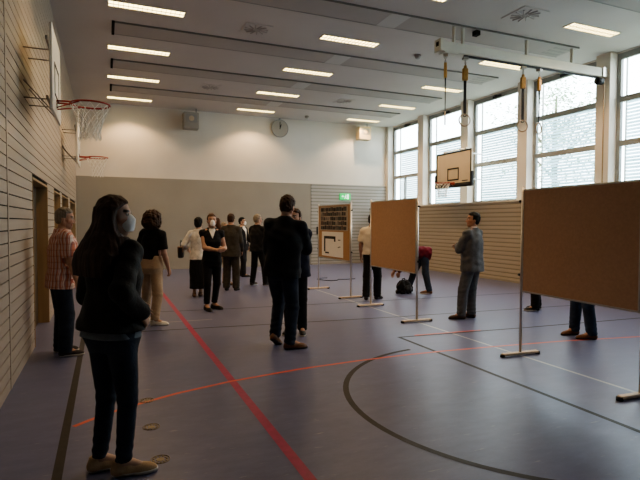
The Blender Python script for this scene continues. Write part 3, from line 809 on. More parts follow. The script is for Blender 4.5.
def to_obj(name, VF, m, parent, col=None, iters=1):
    V, F = VF
    for _ in range(iters):                        # light smoothing along mesh edges
        S = np.zeros_like(V); c = np.zeros(len(V))
        for i in range(4):
            a, b_ = F[:, i], F[:, (i + 1) % 4]; np.add.at(S, a, V[b_]); np.add.at(c, a, 1)
        V = np.where(c[:, None] > 0, .5 * V + .5 * S / np.maximum(c, 1)[:, None], V)
    me = bpy.data.meshes.new(name)
    me.vertices.add(len(V)); me.vertices.foreach_set('co', V.astype(np.float32).ravel())
    me.loops.add(F.size); me.loops.foreach_set('vertex_index', F.astype(np.int32).ravel())
    me.polygons.add(len(F)); me.polygons.foreach_set('loop_start', np.arange(0, F.size, 4, dtype=np.int32))
    me.polygons.foreach_set('use_smooth', np.ones(len(F), bool))
    me.update(calc_edges=True); me.validate()
    me.materials.append(m)
    if col is not None:
        at = me.color_attributes.new('Col', 'FLOAT_COLOR', 'POINT'); c = np.ones((len(V), 4), np.float32); c[:, :3] = col(V); at.data.foreach_set('color', c.ravel())
    o = bpy.data.objects.new(name, me); COL.objects.link(o); o.parent = parent
    return o

# ------------------------------------------------------------------ skeleton
def rx(a): c, s = math.cos(a), math.sin(a); return np.array([[1, 0, 0], [0, c, -s], [0, s, c]])
def rz(a): c, s = math.cos(a), math.sin(a); return np.array([[c, -s, 0], [s, c, 0], [0, 0, 1]])
def ry(a): c, s = math.cos(a), math.sin(a); return np.array([[c, 0, s], [0, 1, 0], [-s, 0, c]])
D = math.radians
def ik(a, t, l1, l2, pole):
    d = t - a; L = np.linalg.norm(d); L = min(L, (l1 + l2) * .999); u = nrm(d); t = a + u * L
    x = (l1 * l1 - l2 * l2 + L * L) / (2 * L); hgt = math.sqrt(max(l1 * l1 - x * x, 0))
    p = np.asarray(pole, float); p = nrm(p - u * (p @ u)); return a + u * x + p * hgt, t

def skeleton(P):
    """P: pose dict in metres for a 1.75 m person: x right, y forward, z up"""
    s = P['H'] / 1.75; K = {'s': s, 'w': P.get('w', 1.)}
    w = K['w']
    hip = V3(P.get('hx', 0), P.get('hy', 0), P.get('hz', .925)) * s
    Q = rz(D(P.get('hipyaw', 0)))
    S = Q @ rx(-D(P.get('lean', 0))) @ ry(D(P.get('tilt', 0))) @ rz(D(-P.get('twist', 0)))
    K['hip'], K['S'], K['Q'] = hip, S, Q
    sp = lambda p: hip + S @ (np.asarray(p, float) * s)
    K['sp'] = sp
    K['hr'] = {q: hip + Q @ (V3(.088 * q, 0, -.03) * s) for q in (-1, 1)}
    K['sh'] = {q: sp((.176 * w * q, -.012, .474)) for q in (-1, 1)}
    K['neck'] = sp((0, -.02, .53)); K['pivot'] = sp((0, -.008, .60))
    K['HR'] = S @ rz(-D(P.get('hyaw', 0))) @ rx(D(P.get('hpitch', 0)))     # hyaw > 0 turns the head to the right, hpitch > 0 looks up
    K['hd'] = lambda p: K['pivot'] + K['HR'] @ (np.asarray(p, float) * s)
    K['ft'] = {}; K['an'] = {}; K['kn'] = {}
    for q, key in ((-1, 'L'), (1, 'R')):
        fx, fy, fa, lift, heel = (tuple(P.get('foot' + key, (.10 * q, 0, 8 * q))) + (0, 0))[:5]
        R = rz(-D(fa)); up = lift + .13 * math.sin(D(heel)); R = R @ rx(-D(heel)); o = V3(fx, fy, up) * s
        K['ft'][q] = (o, R, D(heel)); an = o + R @ (V3(0, 0, .09) * s); R = rz(-D(fa))
        dl = np.linalg.norm(an - K['hr'][q]); tot = np.clip(dl * 1.0025, .80 * s, .86 * s)
        kn, an = ik(K['hr'][q], an, tot * .511, tot * .489, P.get('knee' + key, R @ V3(0, 1, .05)))
        K['an'][q], K['kn'][q] = an, kn
    K['wr'] = {}; K['el'] = {}; K['hand'] = {}
    for q, key in ((-1, 'L'), (1, 'R')):
        t = P.get('hand' + key, (.255 * q, .05, .875)); pole = P.get('elbow' + key, (.35 * q, -1, 0))
        el, wr = ik(K['sh'][q], V3(*t) * s, .29 * s, .255 * s, pole); K['el'][q], K['wr'][q] = el, wr
        d = P.get('hdir' + key); d = nrm(wr - el) if d is None else nrm(d)
        n_ = P.get('palm' + key); n_ = V3(-q, 0, 0) if n_ is None else V3(*n_); n_ = nrm(n_ - d * (n_ @ d))
        K['hand'][q] = (d, n_, P.get('curl' + key, 28))
    return K

BODY = [(-.11, .125, .095), (-.06, .165, .108, 0, -.012), (.0, .160, .108, 0, -.008), (.10, .142, .098), (.20, .146, .102), (.32, .162, .118, 0, .004), (.42, .158, .108), (.50, .120, .078, 0, -.01), (.56, .065, .058, 0, -.015)]
def scale_rows(rows, s, w=1., ea=0., eb=0.):
    return [(r[0] * s, (r[1] * w + ea) * s, (r[2] + eb) * s, (r[3] if len(r) > 3 else 0) * s, (r[4] if len(r) > 4 else 0) * s) for r in rows]

def body(K, P, h, par):
    s = K['s']; f = Field(); sp, hd = K['sp'], K['hd']
    f.loft(scale_rows(BODY, s, .97 if K['w'] < .95 else 1), K['hip'], K['S'], .02)
    for q in (-1, 1):
        f.cone(K['sh'][q], sp((.03 * q, -.02, .535)), .052 * s, .05 * s, .03)
        f.cone(K['sh'][q], K['el'][q], .050 * s, .040 * s, .03); f.cone(K['el'][q], K['el'][q] * .65 + K['wr'][q] * .35, .040 * s, .042 * s, .02)
        f.cone(K['el'][q] * .65 + K['wr'][q] * .35, K['wr'][q], .041 * s, .027 * s, .02, sq=None)
        f.cone(K['hr'][q], K['kn'][q], .076 * K['w'] * s, .048 * s, .03); k_, a_ = K['kn'][q], K['an'][q]
        cal = k_ * .68 + a_ * .32 - K['Q'] @ V3(0, .004, 0) * s
        f.cone(k_, cal, .043 * s, .041 * s, .02); f.cone(cal, a_, .041 * s, .033 * s, .02)
        o, R, _ = K['ft'][q]; f.cone(a_, o + R @ (V3(0, .13, .035) * s), .036 * s, .024 * s, .02)
        hand(f, K['wr'][q], *K['hand'][q], q, s)
    # neck and head
    f.cone(sp((0, -.02, .50)), hd((0, -.005, .05)), .060 * s, .054 * s, .03)
    HR = K['HR']
    E = lambda c, r, k=.015, mode=1: f.ell(hd(c), np.array(r) * s, k, mode, HR)
    C = lambda a, b_, ra, rb, k=.012: f.cone(hd(a), hd(b_), ra * s, rb * s, k)
    E((0, -.006, .138), (.074, .094, .086), .03); E((0, .032, .075), (.058, .060, .085), .03)
    for q in (-1, 1):
        C((.050 * q, -.005, .045), (.016 * q, .066, .004), .022, .019, .02)      # jaw
        C((.030 * q, .070, .082), (.050 * q, .045, .080), .020, .018, .015)       # cheek bone
        E((.0755 * q, -.008, .085), (.010, .021, .033), .006)                    # ear
        E((.0315 * q, .104, .110), (.019, .017, .012), .012, -1)                   # eye socket
        C((.010 * q, .098, .062), (.016 * q, .092, .062), .010, .008, .006)       # nostril wing
    C((-.034, .080, .128), (.034, .080, .128), .013, .013, .015)                   # brow
    C((0, .070, .006), (0, .074, .012), .021, .021, .02)                            # chin
    C((0, .089, .112), (0, .110, .068), .009, .0125, .010)                          # nose
    C((-.019, .084, .041), (.019, .084, .041), .009, .009, .006); C((-.016, .084, .030), (.016, .084, .030), .010, .010, .006)
    sk = np.array(P.get('skin', (.50, .30, .21)))
    def col(V):
        L = ((V - K['pivot']) @ HR) / s; c = np.tile(sk, (len(V), 1)); x, y, z = L.T
        face = (y > .03) & (z > -.03) & (z < .2)
        lip = face & (np.abs(x) < .027) & (y > .075) & (np.abs(z - .036) < .010); c[lip] = sk * np.array([.88, .55, .52])
        br = face & (np.abs(x) > .014) & (np.abs(x) < .052) & (np.abs(z - .131 + .04 * np.maximum(np.abs(x) - .035, 0)) < .0065); c[br] = np.array(P.get('brow', (.05, .032, .022)))
        ck = face & (np.abs(x) > .02) & (z > .04) & (z < .085); c[ck] = c[ck] * np.array([1.05, .93, .9])
        if P.get('stubble'):
            m = face & (z < .055) & (y > .0) & ~lip; c[m] = c[m] * .72
        return np.clip(c, 0, 1)
    o = to_obj('body', f.bake(h), M['skin'], par, col)
    for q in (-1, 1):                                 # eyes
        mb = MB(); n, m_ = 10, 8; R = .0122 * s; c0 = hd((.0315 * q, .0835, .110))
        for i in range(m_ + 1):
            th = PI * i / m_
            for j in range(n):
                ph = 2 * PI * j / n; mb.v.append(tuple(c0 + HR @ V3(R * math.sin(th) * math.cos(ph), R * math.cos(th), R * math.sin(th) * math.sin(ph))))
        for i in range(m_):
            for j in range(n): mb.f.append([i * n + j, i * n + (j + 1) % n, (i + 1) * n + (j + 1) % n, (i + 1) * n + j]); mb.m.append(1 if i < 2 else 0)
        mb.build('eye', [M['eyewhite'], M['iris']], par, True)
    return o

def hand(f, wr, d, n_, curl, q, s):
    """palm, four fingers and a thumb; d finger direction, n_ palm normal"""
    t = np.cross(d, n_) * q; t = nrm(t)                        # towards the thumb
    if P_THUMB.get('flip'): t = -t
    off = [.030, .0105, -.0095, -.028]; ln = [(.036, .024, .020), (.041, .027, .021), (.038, .025, .020), (.029, .020, .018)]
    for i in range(4):
        kn = wr + (d * (.088 - .006 * abs(i - 1)) + t * off[i]) * s
        f.cone(wr + t * off[i] * .62 * s + d * .012 * s, kn, .0145 * s, .0120 * s, .012)
        p, a = kn, D(curl * (.45 + .12 * i))
        for j, L in enumerate(ln[i]):
            e = p + (d * math.cos(a) + n_ * math.sin(a)) * L * s
            f.cone(p, e, (.0098 - .0008 * j) * s, (.0090 - .0008 * j) * s, .002); p = e; a += D(curl * .85)
    b0 = wr + (d * .022 + t * .020 + n_ * .006) * s; b1 = b0 + (d * .038 + t * .030 + n_ * .014) * s
    f.cone(b0, b1, .0150 * s, .0125 * s, .008)
    b2 = b1 + (d * .030 + t * .010 + n_ * .012) * s; f.cone(b1, b2, .0108 * s, .0098 * s, .003)
    f.cone(b2, b2 + (d * .024 - t * .002 + n_ * .008) * s, .0098 * s, .0082 * s, .002)
P_THUMB = {}

# ------------------------------------------------------------------ garments
def top(K, h, rows, ea=.0, eb=.0, hem=-.15, sleeve='long', ra=(.068, .057, .047), k=.03, hemslope=0., seed=1, amp=.004, wl=.12, neck=.58, end=.90, grow=0., arms=True, front=None):
    s = K['s']; sp = K['sp']; f = Field()
    R = scale_rows(rows, s, K['w'], ea + grow, eb + grow); f.loft(R, K['hip'], K['S'], .02)
    for q in (-1, 1):
        if arms: f.cone(K['sh'][q], sp((.035 * q, -.02, .525)), (ra[0] - .006 + grow) * s, (.055 + grow) * s, .03)
        if sleeve == 'long':
            f.cone(K['sh'][q], K['el'][q], (ra[0] + grow) * s, (ra[1] + grow) * s, k); e = K['el'][q] * (1 - end) + K['wr'][q] * end
            f.cone(K['el'][q], e, (ra[1] + grow) * s, (ra[2] + grow) * s, .015)
        elif sleeve == 'short':
            e = K['sh'][q] * .28 + K['el'][q] * .72
            f.cone(K['sh'][q], e, (ra[0] + grow) * s, (ra[1] + .004 + grow) * s, k)
        elif sleeve == 'none' and arms:
            e = K['sh'][q] * .82 + K['el'][q] * .18; f.cone(K['sh'][q], e, (ra[0] - .006 + grow) * s, (ra[0] - .012 + grow) * s, k)
    if amp: f.noise(amp * s, wl * s, seed)
    O = sp((0, 0, hem)); n_ = K['S'] @ nrm(V3(0, hemslope, -1)); f.half(O, n_)
    f.half(sp((0, 0, neck)), K['S'] @ V3(0, 0, 1))
    if sleeve == 'short':
        for q in (-1, 1):
            e = K['sh'][q] * .22 + K['el'][q] * .78; ax = nrm(K['el'][q] - K['sh'][q])
            def cutfn(x, y, z, g, e=e, ax=ax, q=q):
                a = (x - e[0]) * ax[0] + (y - e[1]) * ax[1] + (z - e[2]) * ax[2]
                px, py, pz = x - e[0] - a * ax[0], y - e[1] - a * ax[1], z - e[2] - a * ax[2]
                near = np.sqrt(px * px + py * py + pz * pz) - .085 * s
                return np.maximum(g, np.where((near < 0) & (a > 0) & (a < .1), a, -1))
            f.user(cutfn)
    return f
def legs(K, h, hipr=.094, kn=.072, hem=.062, amp=.0045, seed=3, rise=.10, hemz=.035, waist=(.168, .118), crop=None):
    s = K['s']; f = Field()
    w = waist
    f.loft(scale_rows([(-.13, w[0] * .78, w[1] * .9), (-.05, w[0] + .008, w[1] + .006, 0, -.010), (.03, w[0], w[1], 0, -.006), (rise, w[0] - .012, w[1] - .008)], s), K['hip'], K['S'] if False else K['Q'], .02)
    for q in (-1, 1):
        a_, k_ = K['an'][q], K['kn'][q]
        f.cone(K['hr'][q] + K['Q'] @ V3(-.006 * q, -.012, 0) * s, k_, hipr * s, kn * s, .03)
        e = a_ + nrm(a_ - k_) * (0 if crop is None else -crop) * s
        f.cone(k_, e, kn * s, hem * s, .015)
        def fold(x, y, z, g, a_=a_, k_=k_, q=q):
            dz = (z - a_[2]) / s; near = np.exp(-((x - a_[0]) ** 2 + (y - a_[1]) ** 2) / (.09 * s) ** 2) * np.exp(-(dz / .16) ** 2)
            kz = (z - k_[2]) / s; nk = np.exp(-((x - k_[0]) ** 2 + (y - k_[1]) ** 2) / (.10 * s) ** 2) * np.exp(-(kz / .09) ** 2)
            return g + amp * s * (near * np.sin(dz * 95 + 30 * (y - a_[1]) + 25 * (x - a_[0]) * q) + .7 * nk * np.sin(kz * 80 + 26 * (y - k_[1])))
        f.user(fold)
    f.noise(.0022 * s, .15 * s, seed)
    for q in (-1, 1):
        a_, k_ = K['an'][q], K['kn'][q]; ax = nrm(a_ - k_); e = a_ + ax * ((hemz if crop is None else -crop + .02)) * s
        def cutfn(x, y, z, g, e=e, ax=ax):
            a = (x - e[0]) * ax[0] + (y - e[1]) * ax[1] + (z - e[2]) * ax[2]
            px, py, pz = x - e[0] - a * ax[0], y - e[1] - a * ax[1], z - e[2] - a * ax[2]
            near = np.sqrt(px * px + py * py + pz * pz) - .13 * s
            return np.maximum(g, np.where((near < 0) & (a > -.03) & (a < .16), a, -1))
        f.user(cutfn)
    return f
def shoe(K, q, h, par, upper, sole, kind='low'):
    o, R, heel = K['ft'][q]; s = K['s']; A = lambda *p: o + R @ (V3(*p) * s)
    Z = R @ V3(0, 0, 1)
    def base(f, g=0):
        f.cone(A(0, -.035, .034), A(0, .03, .044), (.037 + g) * s, (.037 + g) * s, .02)
        f.cone(A(0, .03, .042), A(.004 * -q, .145, .022), (.041 + g) * s, (.037 + g) * s, .02)
        f.cone(A(0, .10, .025), A(-.006 * q, .175, .018), (.040 + g) * s, (.029 + g) * s, .02)
    f = Field(); base(f)
    f.cone(A(0, -.030, .045), A(0, -.018, .098 if kind == 'low' else .135), .042 * s, (.040 if kind == 'low' else .046) * s, .02)
    f.half(A(0, 0, .012), -Z); f.half(A(0, 0, .100 if kind == 'low' else .14), Z, .012)
    u = to_obj('shoe', f.bake(h), upper, par)
    f = Field(); base(f, .004); f.half(A(0, 0, .001), -Z); f.half(A(0, 0, .024), Z)
    to_obj('shoe_sole', f.bake(h), sole, u)
    if upper in LACED:
        mb = MB()
        for i in range(4):
            y = .045 + .022 * i; z = .084 - .012 * i
            mb.tube([A(-.026, y, z - .012), A(0, y + .006, z + .003), A(.026, y, z - .012)], .0032 * s, 5)
        mb.build('laces', sole, u, True)
    return u
LACED = []
def hair(K, h, m, par, style='short', seed=5, amp=.004):
    s = K['s']; hd = K['hd']; HR = K['HR']; f = Field()
    E = lambda c, r, k=.02, mode=1: f.ell(hd(c), np.array(r) * s, k, mode, HR)
    F_ = HR @ V3(0, 1, 0); U = HR @ V3(0, 0, 1)
    if style in ('short', 'balding', 'grey'):
        e = .011 if style == 'short' else .008
        E((0, -.008, .140), (.074 + e, .094 + e, .086 + e)); E((0, -.035, .085), (.066 + e * .6, .066, .075), .03)
        f.noise(amp * s, .035 * s, seed)
        def cut(x, y, z, g):
            P_ = np.stack(np.broadcast_arrays(x, y, z), -1) - K['pivot']; L = P_ @ HR / s; X, Y, Z = L[..., 0], L[..., 1], L[..., 2]
            line = np.where(Z > .165, .060 + (Z - .165) * .9, np.where(Z > .10, .022, -.030 + (Z - .03) * .25))
            c = np.maximum((Y - line) * s, (.028 - Z) * s)
            if style == 'balding': c = np.maximum(c, ((Z - .165) - np.maximum(-Y - .02, 0) * .6) * s)
            return np.maximum(g, c)
        f.user(cut)
    elif style == 'bob':
        E((0, -.025, .125), (.140, .140, .125), .02); E((0, -.035, .035), (.160, .130, .105), .05)
        f.noise(.009 * s, .045 * s, seed)
        def cut(x, y, z, g):
            P_ = np.stack(np.broadcast_arrays(x, y, z), -1) - K['pivot']; L = P_ @ HR / s; X, Y, Z = L[..., 0], L[..., 1], L[..., 2]
            return np.maximum(g, np.minimum((Y - .045) * s, np.maximum((np.abs(X) - .2), (Z - .175)) * -s if False else (Y - np.where(Z > .165, .085, .058)) * s))
        f.user(cut)
    elif style == 'round':
        E((0, -.012, .142), (.090, .106, .098), .02); E((0, -.045, .075), (.078, .070, .075), .03); f.noise(.006 * s, .04 * s, seed)
        def cut(x, y, z, g):
            P_ = np.stack(np.broadcast_arrays(x, y, z), -1) - K['pivot']; L = P_ @ HR / s; X, Y, Z = L[..., 0], L[..., 1], L[..., 2]
            return np.maximum(g, (Y - np.where(Z > .16, .075, .015)) * s)
        f.user(cut)
    elif style in ('tied', 'long'):
        E((0, -.008, .140), (.083, .103, .094)); E((0, -.04, .085), (.074, .070, .075), .03)
        if style == 'tied':
            E((-.05, -.085, .10), (.06, .05, .075), .03); E((-.115, -.060, .07), (.058, .045, .085), .03); E((-.135, -.045, -.02), (.042, .035, .07), .03)
        else:
            for q in (-1, 1):
                f.cone(hd((.062 * q, -.002, .15)), hd((.080 * q, -.004, .02)), .040 * s, .046 * s, .03)
            O = K['pivot']; S = K['S'] @ rz(-D(K.get('hairyaw', 0)))
            f.loft(scale_rows([(-.27, .165, .040, 0, -.150), (-.21, .190, .058, 0, -.140), (-.14, .196, .080, 0, -.115), (-.04, .150, .092, 0, -.066), (.06, .098, .085, 0, -.030), (.14, .088, .090, 0, -.015)], s), O, S, .04)
            for q in (-1, 1): f.cone(hd((.084 * q, -.005, .05)), K['sp']((.150 * q, .02, .44)), .046 * s, .050 * s, .05)
        f.noise((.0022 if style == 'long' else .004) * s, .07 * s, seed, (2., 2., .15))
        def cut(x, y, z, g):
            P_ = np.stack(np.broadcast_arrays(x, y, z), -1) - K['pivot']; L = P_ @ HR / s; X, Y, Z = L[..., 0], L[..., 1], L[..., 2]
            part = np.interp(Z, [-.05, .01, .08, .13, .165, .2], [.075, .040, .030, .036, .066, .10]) if style == 'long' else np.where(Z > .168, .085 + (Z - .168) * .5, .028)
            c = (Y - part) * s
            c = np.where(Z < -.03, -1, c)
            return np.maximum(g, c)
        f.user(cut)
    return to_obj('hair', f.bake(h), m, par)
def face_mask(K, h, par, m, straps=True):
    s = K['s']; hd = K['hd']; HR = K['HR']; f = Field()
    f.ell(hd((0, .062, .050)), np.array((.047, .058, .050)) * s, .02, 1, HR); f.cone(hd((0, .085, .084)), hd((0, .085, .006)), .034 * s, .030 * s, .02)
    f.cone(hd((0, .118, .078)), hd((0, .108, .022)), .011 * s, .010 * s, .02)
    f.half(hd((0, .030, .05)), HR @ V3(0, -1, -.15)); f.half(hd((0, 0, .098)), HR @ V3(0, -.25, 1)); f.half(hd((0, 0, -.006)), HR @ V3(0, .1, -1))
    o = to_obj('face_mask', f.bake(h), m, par)
    k = MB()
    for q in (-1, 1) if straps else ():
        k = MB(); k.tube([tuple(hd(p)) for p in ((.056 * q, .045, .075), (.076 * q, .015, .100), (.084 * q, -.022, .112))], .0022 * s, 5)
        k.tube([tuple(hd(p)) for p in ((.056 * q, .045, .02), (.076 * q, .01, .05), (.082 * q, -.024, .07))], .0022 * s, 5); k.build('mask_strap', m, o, True)
    return o
def collar(K, h, par, m, r=.066, z0=.505, z1=.575, name='collar', lift=.0):
    s = K['s']; f = Field(); S = K['S']
    f.loft(scale_rows([(z0, r + .010, r + .008, 0, -.018), ((z0 + z1) / 2, r + .002, r + .002, 0, -.016), (z1, r - .002, r - .002, 0, -.014)], s), K['hip'], S, .01, n=2)
    f.half(K['sp']((0, .02, z1 - .012 + lift)), S @ nrm(V3(0, .45, 1)))
    return to_obj(name, f.bake(h), m, par)
def glasses(K, par):
    hd = K['hd']; s = K['s']; k = MB()
    for q in (-1, 1):
        k.tube([tuple(hd((.032 * q + .024 * math.cos(a), .108, .108 + .018 * math.sin(a)))) for a in [2 * PI * i / 16 for i in range(16)]], .0024 * s, 5, closed=True)
        k.tube([tuple(hd(p)) for p in ((.056 * q, .106, .112), (.078 * q, .06, .115), (.084 * q, -.02, .108))], .0024 * s, 5)
    k.tube([tuple(hd((-.008, .110, .112))), tuple(hd((.008, .110, .112)))], .0024 * s, 5)
    return k.build('glasses', M['glasses'], par, True)
JACKET = [(-.26, .218, .156, 0, -.006), (-.12, .214, .154, 0, -.008), (-.02, .206, .146, 0, -.006), (.10, .196, .140), (.20, .196, .142), (.32, .208, .148), (.42, .188, .130), (.485, .140, .095, 0, -.010), (.545, .080, .072, 0, -.015), (.575, .066, .064, 0, -.015)]
SHIRT = [(-.22, .182, .128, 0, -.006), (-.10, .184, .128, 0, -.008), (.0, .178, .124, 0, -.006), (.10, .166, .118), (.20, .168, .122), (.32, .178, .132), (.42, .174, .120), (.485, .145, .092, 0, -.010), (.545, .078, .066, 0, -.015), (.57, .064, .060, 0, -.015)]
FEM = [(-.26, .185, .135, 0, -.004), (-.12, .182, .132, 0, -.010), (-.02, .172, .124, 0, -.006), (.10, .145, .108), (.16, .142, .106), (.24, .152, .116, 0, .004), (.32, .164, .132, 0, .012), (.42, .160, .112), (.485, .135, .086, 0, -.010), (.545, .072, .062, 0, -.015), (.57, .060, .058, 0, -.015)]
# ------------------------------------------------------------------ the people
F = {}
F['jacket_black'] = fabric('black_blazer_cloth', (.026, .024, .022), .3, .7)
F['jacket_dark'] = fabric('dark_jacket_cloth', (.014, .016, .020), .3, .8)
F['jacket_navy'] = fabric('navy_jacket_cloth', (.014, .018, .035), .3, .8)
F['suit_grey'] = fabric('grey_suit_cloth', (.120, .122, .125), .2, .8, scale=14)
F['suit_brown'] = fabric('dark_grey_suit_cloth', (.056, .050, .043), .2, .8, scale=14)
F['suit_black'] = fabric('black_suit_cloth', (.014, .014, .016), .25, .8)
F['jeans'] = fabric('dark_blue_denim', (.026, .034, .050), .35, .85, scale=7)
F['jeans_blue'] = fabric('blue_denim', (.035, .052, .082), .35, .85, scale=7)
F['khaki'] = fabric('khaki_cotton', (.40, .30, .205), .15, .85)
F['beige'] = fabric('peach_beige_cotton', (.50, .34, .23), .15, .85)
F['black'] = fabric('black_cotton', (.012, .012, .013), .3, .85)
F['cream'] = fabric('cream_shirt_cotton', (.60, .53, .42), .06, .85)
F['blouse'] = fabric('white_blouse_cotton', (.60, .57, .52), .2, .85, scale=16)
F['white'] = fabric('white_shirt_cotton', (.72, .70, .66), .05, .8)
F['maroon'] = fabric('maroon_knit', (.11, .013, .024), .25, .9)
F['greytee'] = fabric('grey_blue_jersey', (.17, .19, .21), .15, .9)
F['greyknit'] = fabric('grey_knit', (.15, .15, .15), .15, .9)
S_ = {}
S_['brown'] = mat('brown_leather', (.16, .070, .030), .45, spec=.4, var=(18, .2), bump=(60, .1))
S_['darkbrown'] = mat('dark_brown_leather', (.085, .045, .026), .45, spec=.4, var=(18, .2))
S_['black'] = mat('black_leather', (.014, .013, .013), .4, spec=.4, var=(18, .2))
S_['beige'] = mat('beige_suede', (.44, .31, .19), .85, spec=.15, var=(18, .15), bump=(120, .2))
S_['white'] = mat('white_sneaker_leather', (.62, .58, .52), .6, var=(18, .08))
S_['sneaker'] = mat('dark_sneaker_fabric', (.030, .022, .022), .75, var=(18, .2))
S_['tan'] = mat('tan_sandal_leather', (.17, .09, .05), .5, var=(18, .15))
LACED += [S_['beige'], S_['white'], S_['sneaker']]
def hairmat(name, c, k=.45):
    return mat(name, c, .62, spec=.22, var=(34, k, (1, 1, .12)), bump=(46, .5, (1, 1, .10)))
Hm = {}
Hm['darkbrown'] = hairmat('dark_brown_hair', (.050, .026, .016))
Hm['black'] = hairmat('black_hair', (.010, .009, .009))
Hm['brown'] = hairmat('brown_hair', (.055, .030, .018))
Hm['auburn'] = hairmat('reddish_brown_hair', (.085, .040, .020))
Hm['grey'] = hairmat('grey_hair', (.24, .20, .155), .25)
Hm['greymix'] = hairmat('greying_hair', (.20, .165, .125), .3)

def check_mat():
    m = bpy.data.materials.new('orange_check_shirt'); m.use_nodes = True
    N = m.node_tree.nodes; L = m.node_tree.links; b = N['Principled BSDF']; b.inputs['Roughness'].default_value = .85; b.inputs['Specular IOR Level'].default_value = .15
    tc = N.new('ShaderNodeTexCoord'); sx = N.new('ShaderNodeSeparateXYZ'); L.new(tc.outputs['Object'], sx.inputs[0])
    ad = N.new('ShaderNodeMath'); ad.operation = 'ADD'; L.new(sx.outputs['X'], ad.inputs[0])
    my = N.new('ShaderNodeMath'); my.operation = 'MULTIPLY'; my.inputs[1].default_value = .8; L.new(sx.outputs['Y'], my.inputs[0]); L.new(my.outputs[0], ad.inputs[1])
    def stripes(sock, freq, stops):
        mu = N.new('ShaderNodeMath'); mu.operation = 'MULTIPLY'; mu.inputs[1].default_value = freq; L.new(sock, mu.inputs[0])
        fr = N.new('ShaderNodeMath'); fr.operation = 'FRACT'; L.new(mu.outputs[0], fr.inputs[0])
        r = N.new('ShaderNodeValToRGB'); r.color_ramp.interpolation = 'CONSTANT'; e = r.color_ramp.elements
        e[0].position = 0; e[0].color = (*stops[0][1], 1); e[1].position = stops[1][0]; e[1].color = (*stops[1][1], 1)
        for p, c in stops[2:]: q = e.new(p); q.color = (*c, 1)
        L.new(fr.outputs[0], r.inputs['Fac']); return r.outputs['Color']
    v = stripes(ad.outputs[0], 19, [(0, (.50, .19, .12)), (.30, (.62, .47, .40)), (.46, (.44, .15, .11)), (.56, (.66, .55, .48)), (.80, (.36, .18, .17))])
    h = stripes(sx.outputs['Z'], 14, [(0, (1, 1, 1)), (.7, (.72, .62, .60)), (.82, (1, .92, .86))])
    mx = N.new('ShaderNodeMix'); mx.data_type = 'RGBA'; mx.blend_type = 'MULTIPLY'; mx.inputs[0].default_value = .8; L.new(v, mx.inputs[6]); L.new(h, mx.inputs[7]); L.new(mx.outputs[2], b.inputs['Base Color'])
    return m
F['check'] = check_mat()

def person(label, x, y, heading, P, feetW=None, near=False, group=None):
    r = empty('person', (x, y, 0), -D(heading), label, 'person', group)
    s = P['H'] / 1.75
    if feetW:
        for key, (wx, wy, wh, *rest) in zip('LR', feetW):
            l = rz(D(heading)) @ V3(wx - x, wy - y, 0); P['foot' + key] = (l[0] / s, l[1] / s, wh - heading, *rest)
    K = skeleton(P); hb = .006 if near else .0085
    body(K, P, hb, r); return r, K, hb
def cloth(name, f, h, m, par, label=None):
    o = to_obj(name, f.bake(h), m, par)
    if label: o['label'] = label
    return o
def both_shoes(K, h, r, u, sole, kind='low'):
    for q in (-1, 1): shoe(K, q, min(h, .007), r, u, sole, kind)

# 1 the woman nearest the camera
r, K, h = person('woman with long dark hair and white mask in black blazer and jeans', .035, 3.41, 52,
    dict(H=1.765, w=.86, hyaw=52, hpitch=0, hz=.925, lean=2, handR=(.215, .03, 1.03), elbowR=(.5, -1, 0), handL=(-.10, .20, 1.02), elbowL=(-.6, -.5, -1), palmR=(-.6, -.5, 0), palmL=(.6, -.5, 0), skin=(.50, .32, .23), hipyaw=0),
    [(-.055, 3.49, 88), (.085, 3.37, 94)], True)
FW = [(a, b_ + .022, c + .02, *d) for (a, b_, c, *d) in FEM]
FW[0] = (-.26, .268, .180, 0, -.02); FW[1] = (-.12, .262, .176, 0, -.02); FW[2] = (-.02, .250, .168, 0, -.016); FW[3] = (.10, .214, .148, 0, -.010); FW[4] = (.16, .196, .138, 0, -.006)
cloth('blazer', top(K, h, FW, .012, .004, hem=.0, ra=(.076, .068, .060), seed=11, amp=.006, wl=.16), h, F['jacket_black'], r)
cloth('shirt', top(K, h, FW, -.020, -.022, hem=-.045, sleeve='no', arms=False, seed=12, amp=.003, neck=.2), h, F['greytee'], r, 'grey shirt hem showing under the blazer')
cloth('jeans', legs(K, h, .100, .060, .048, hemz=-.005, waist=(.184, .132)), h, F['jeans'], r)
both_shoes(K, h, r, S_['beige'], M['sole_white'])
K['hairyaw'] = 8
hair(K, .006, Hm['darkbrown'], r, 'long')
face_mask(K, .005, r, M['mask'], False)
collar(K, .006, r, M['mask'], .070, .515, .575, 'collar')['label'] = 'white collar at the neck'
mb = MB(); mb.tube([tuple(K['hd']((.045, .050, -.012))), tuple(K['hd']((.055, .075, -.040))), tuple(K['sp']((.100, .130, .44)))], [.007, .009, .006], 6); mb.build('collar_tip', M['mask'], r, True)
mb = MB(); p0 = K['sp']((.185, .085, .135)); mb.tube([tuple(p0), tuple(p0 + V3(.012, .012, -.035)), tuple(p0 + V3(.016, .014, -.060))], .006, 6); mb.build('zip_pull', M['gold'], r)

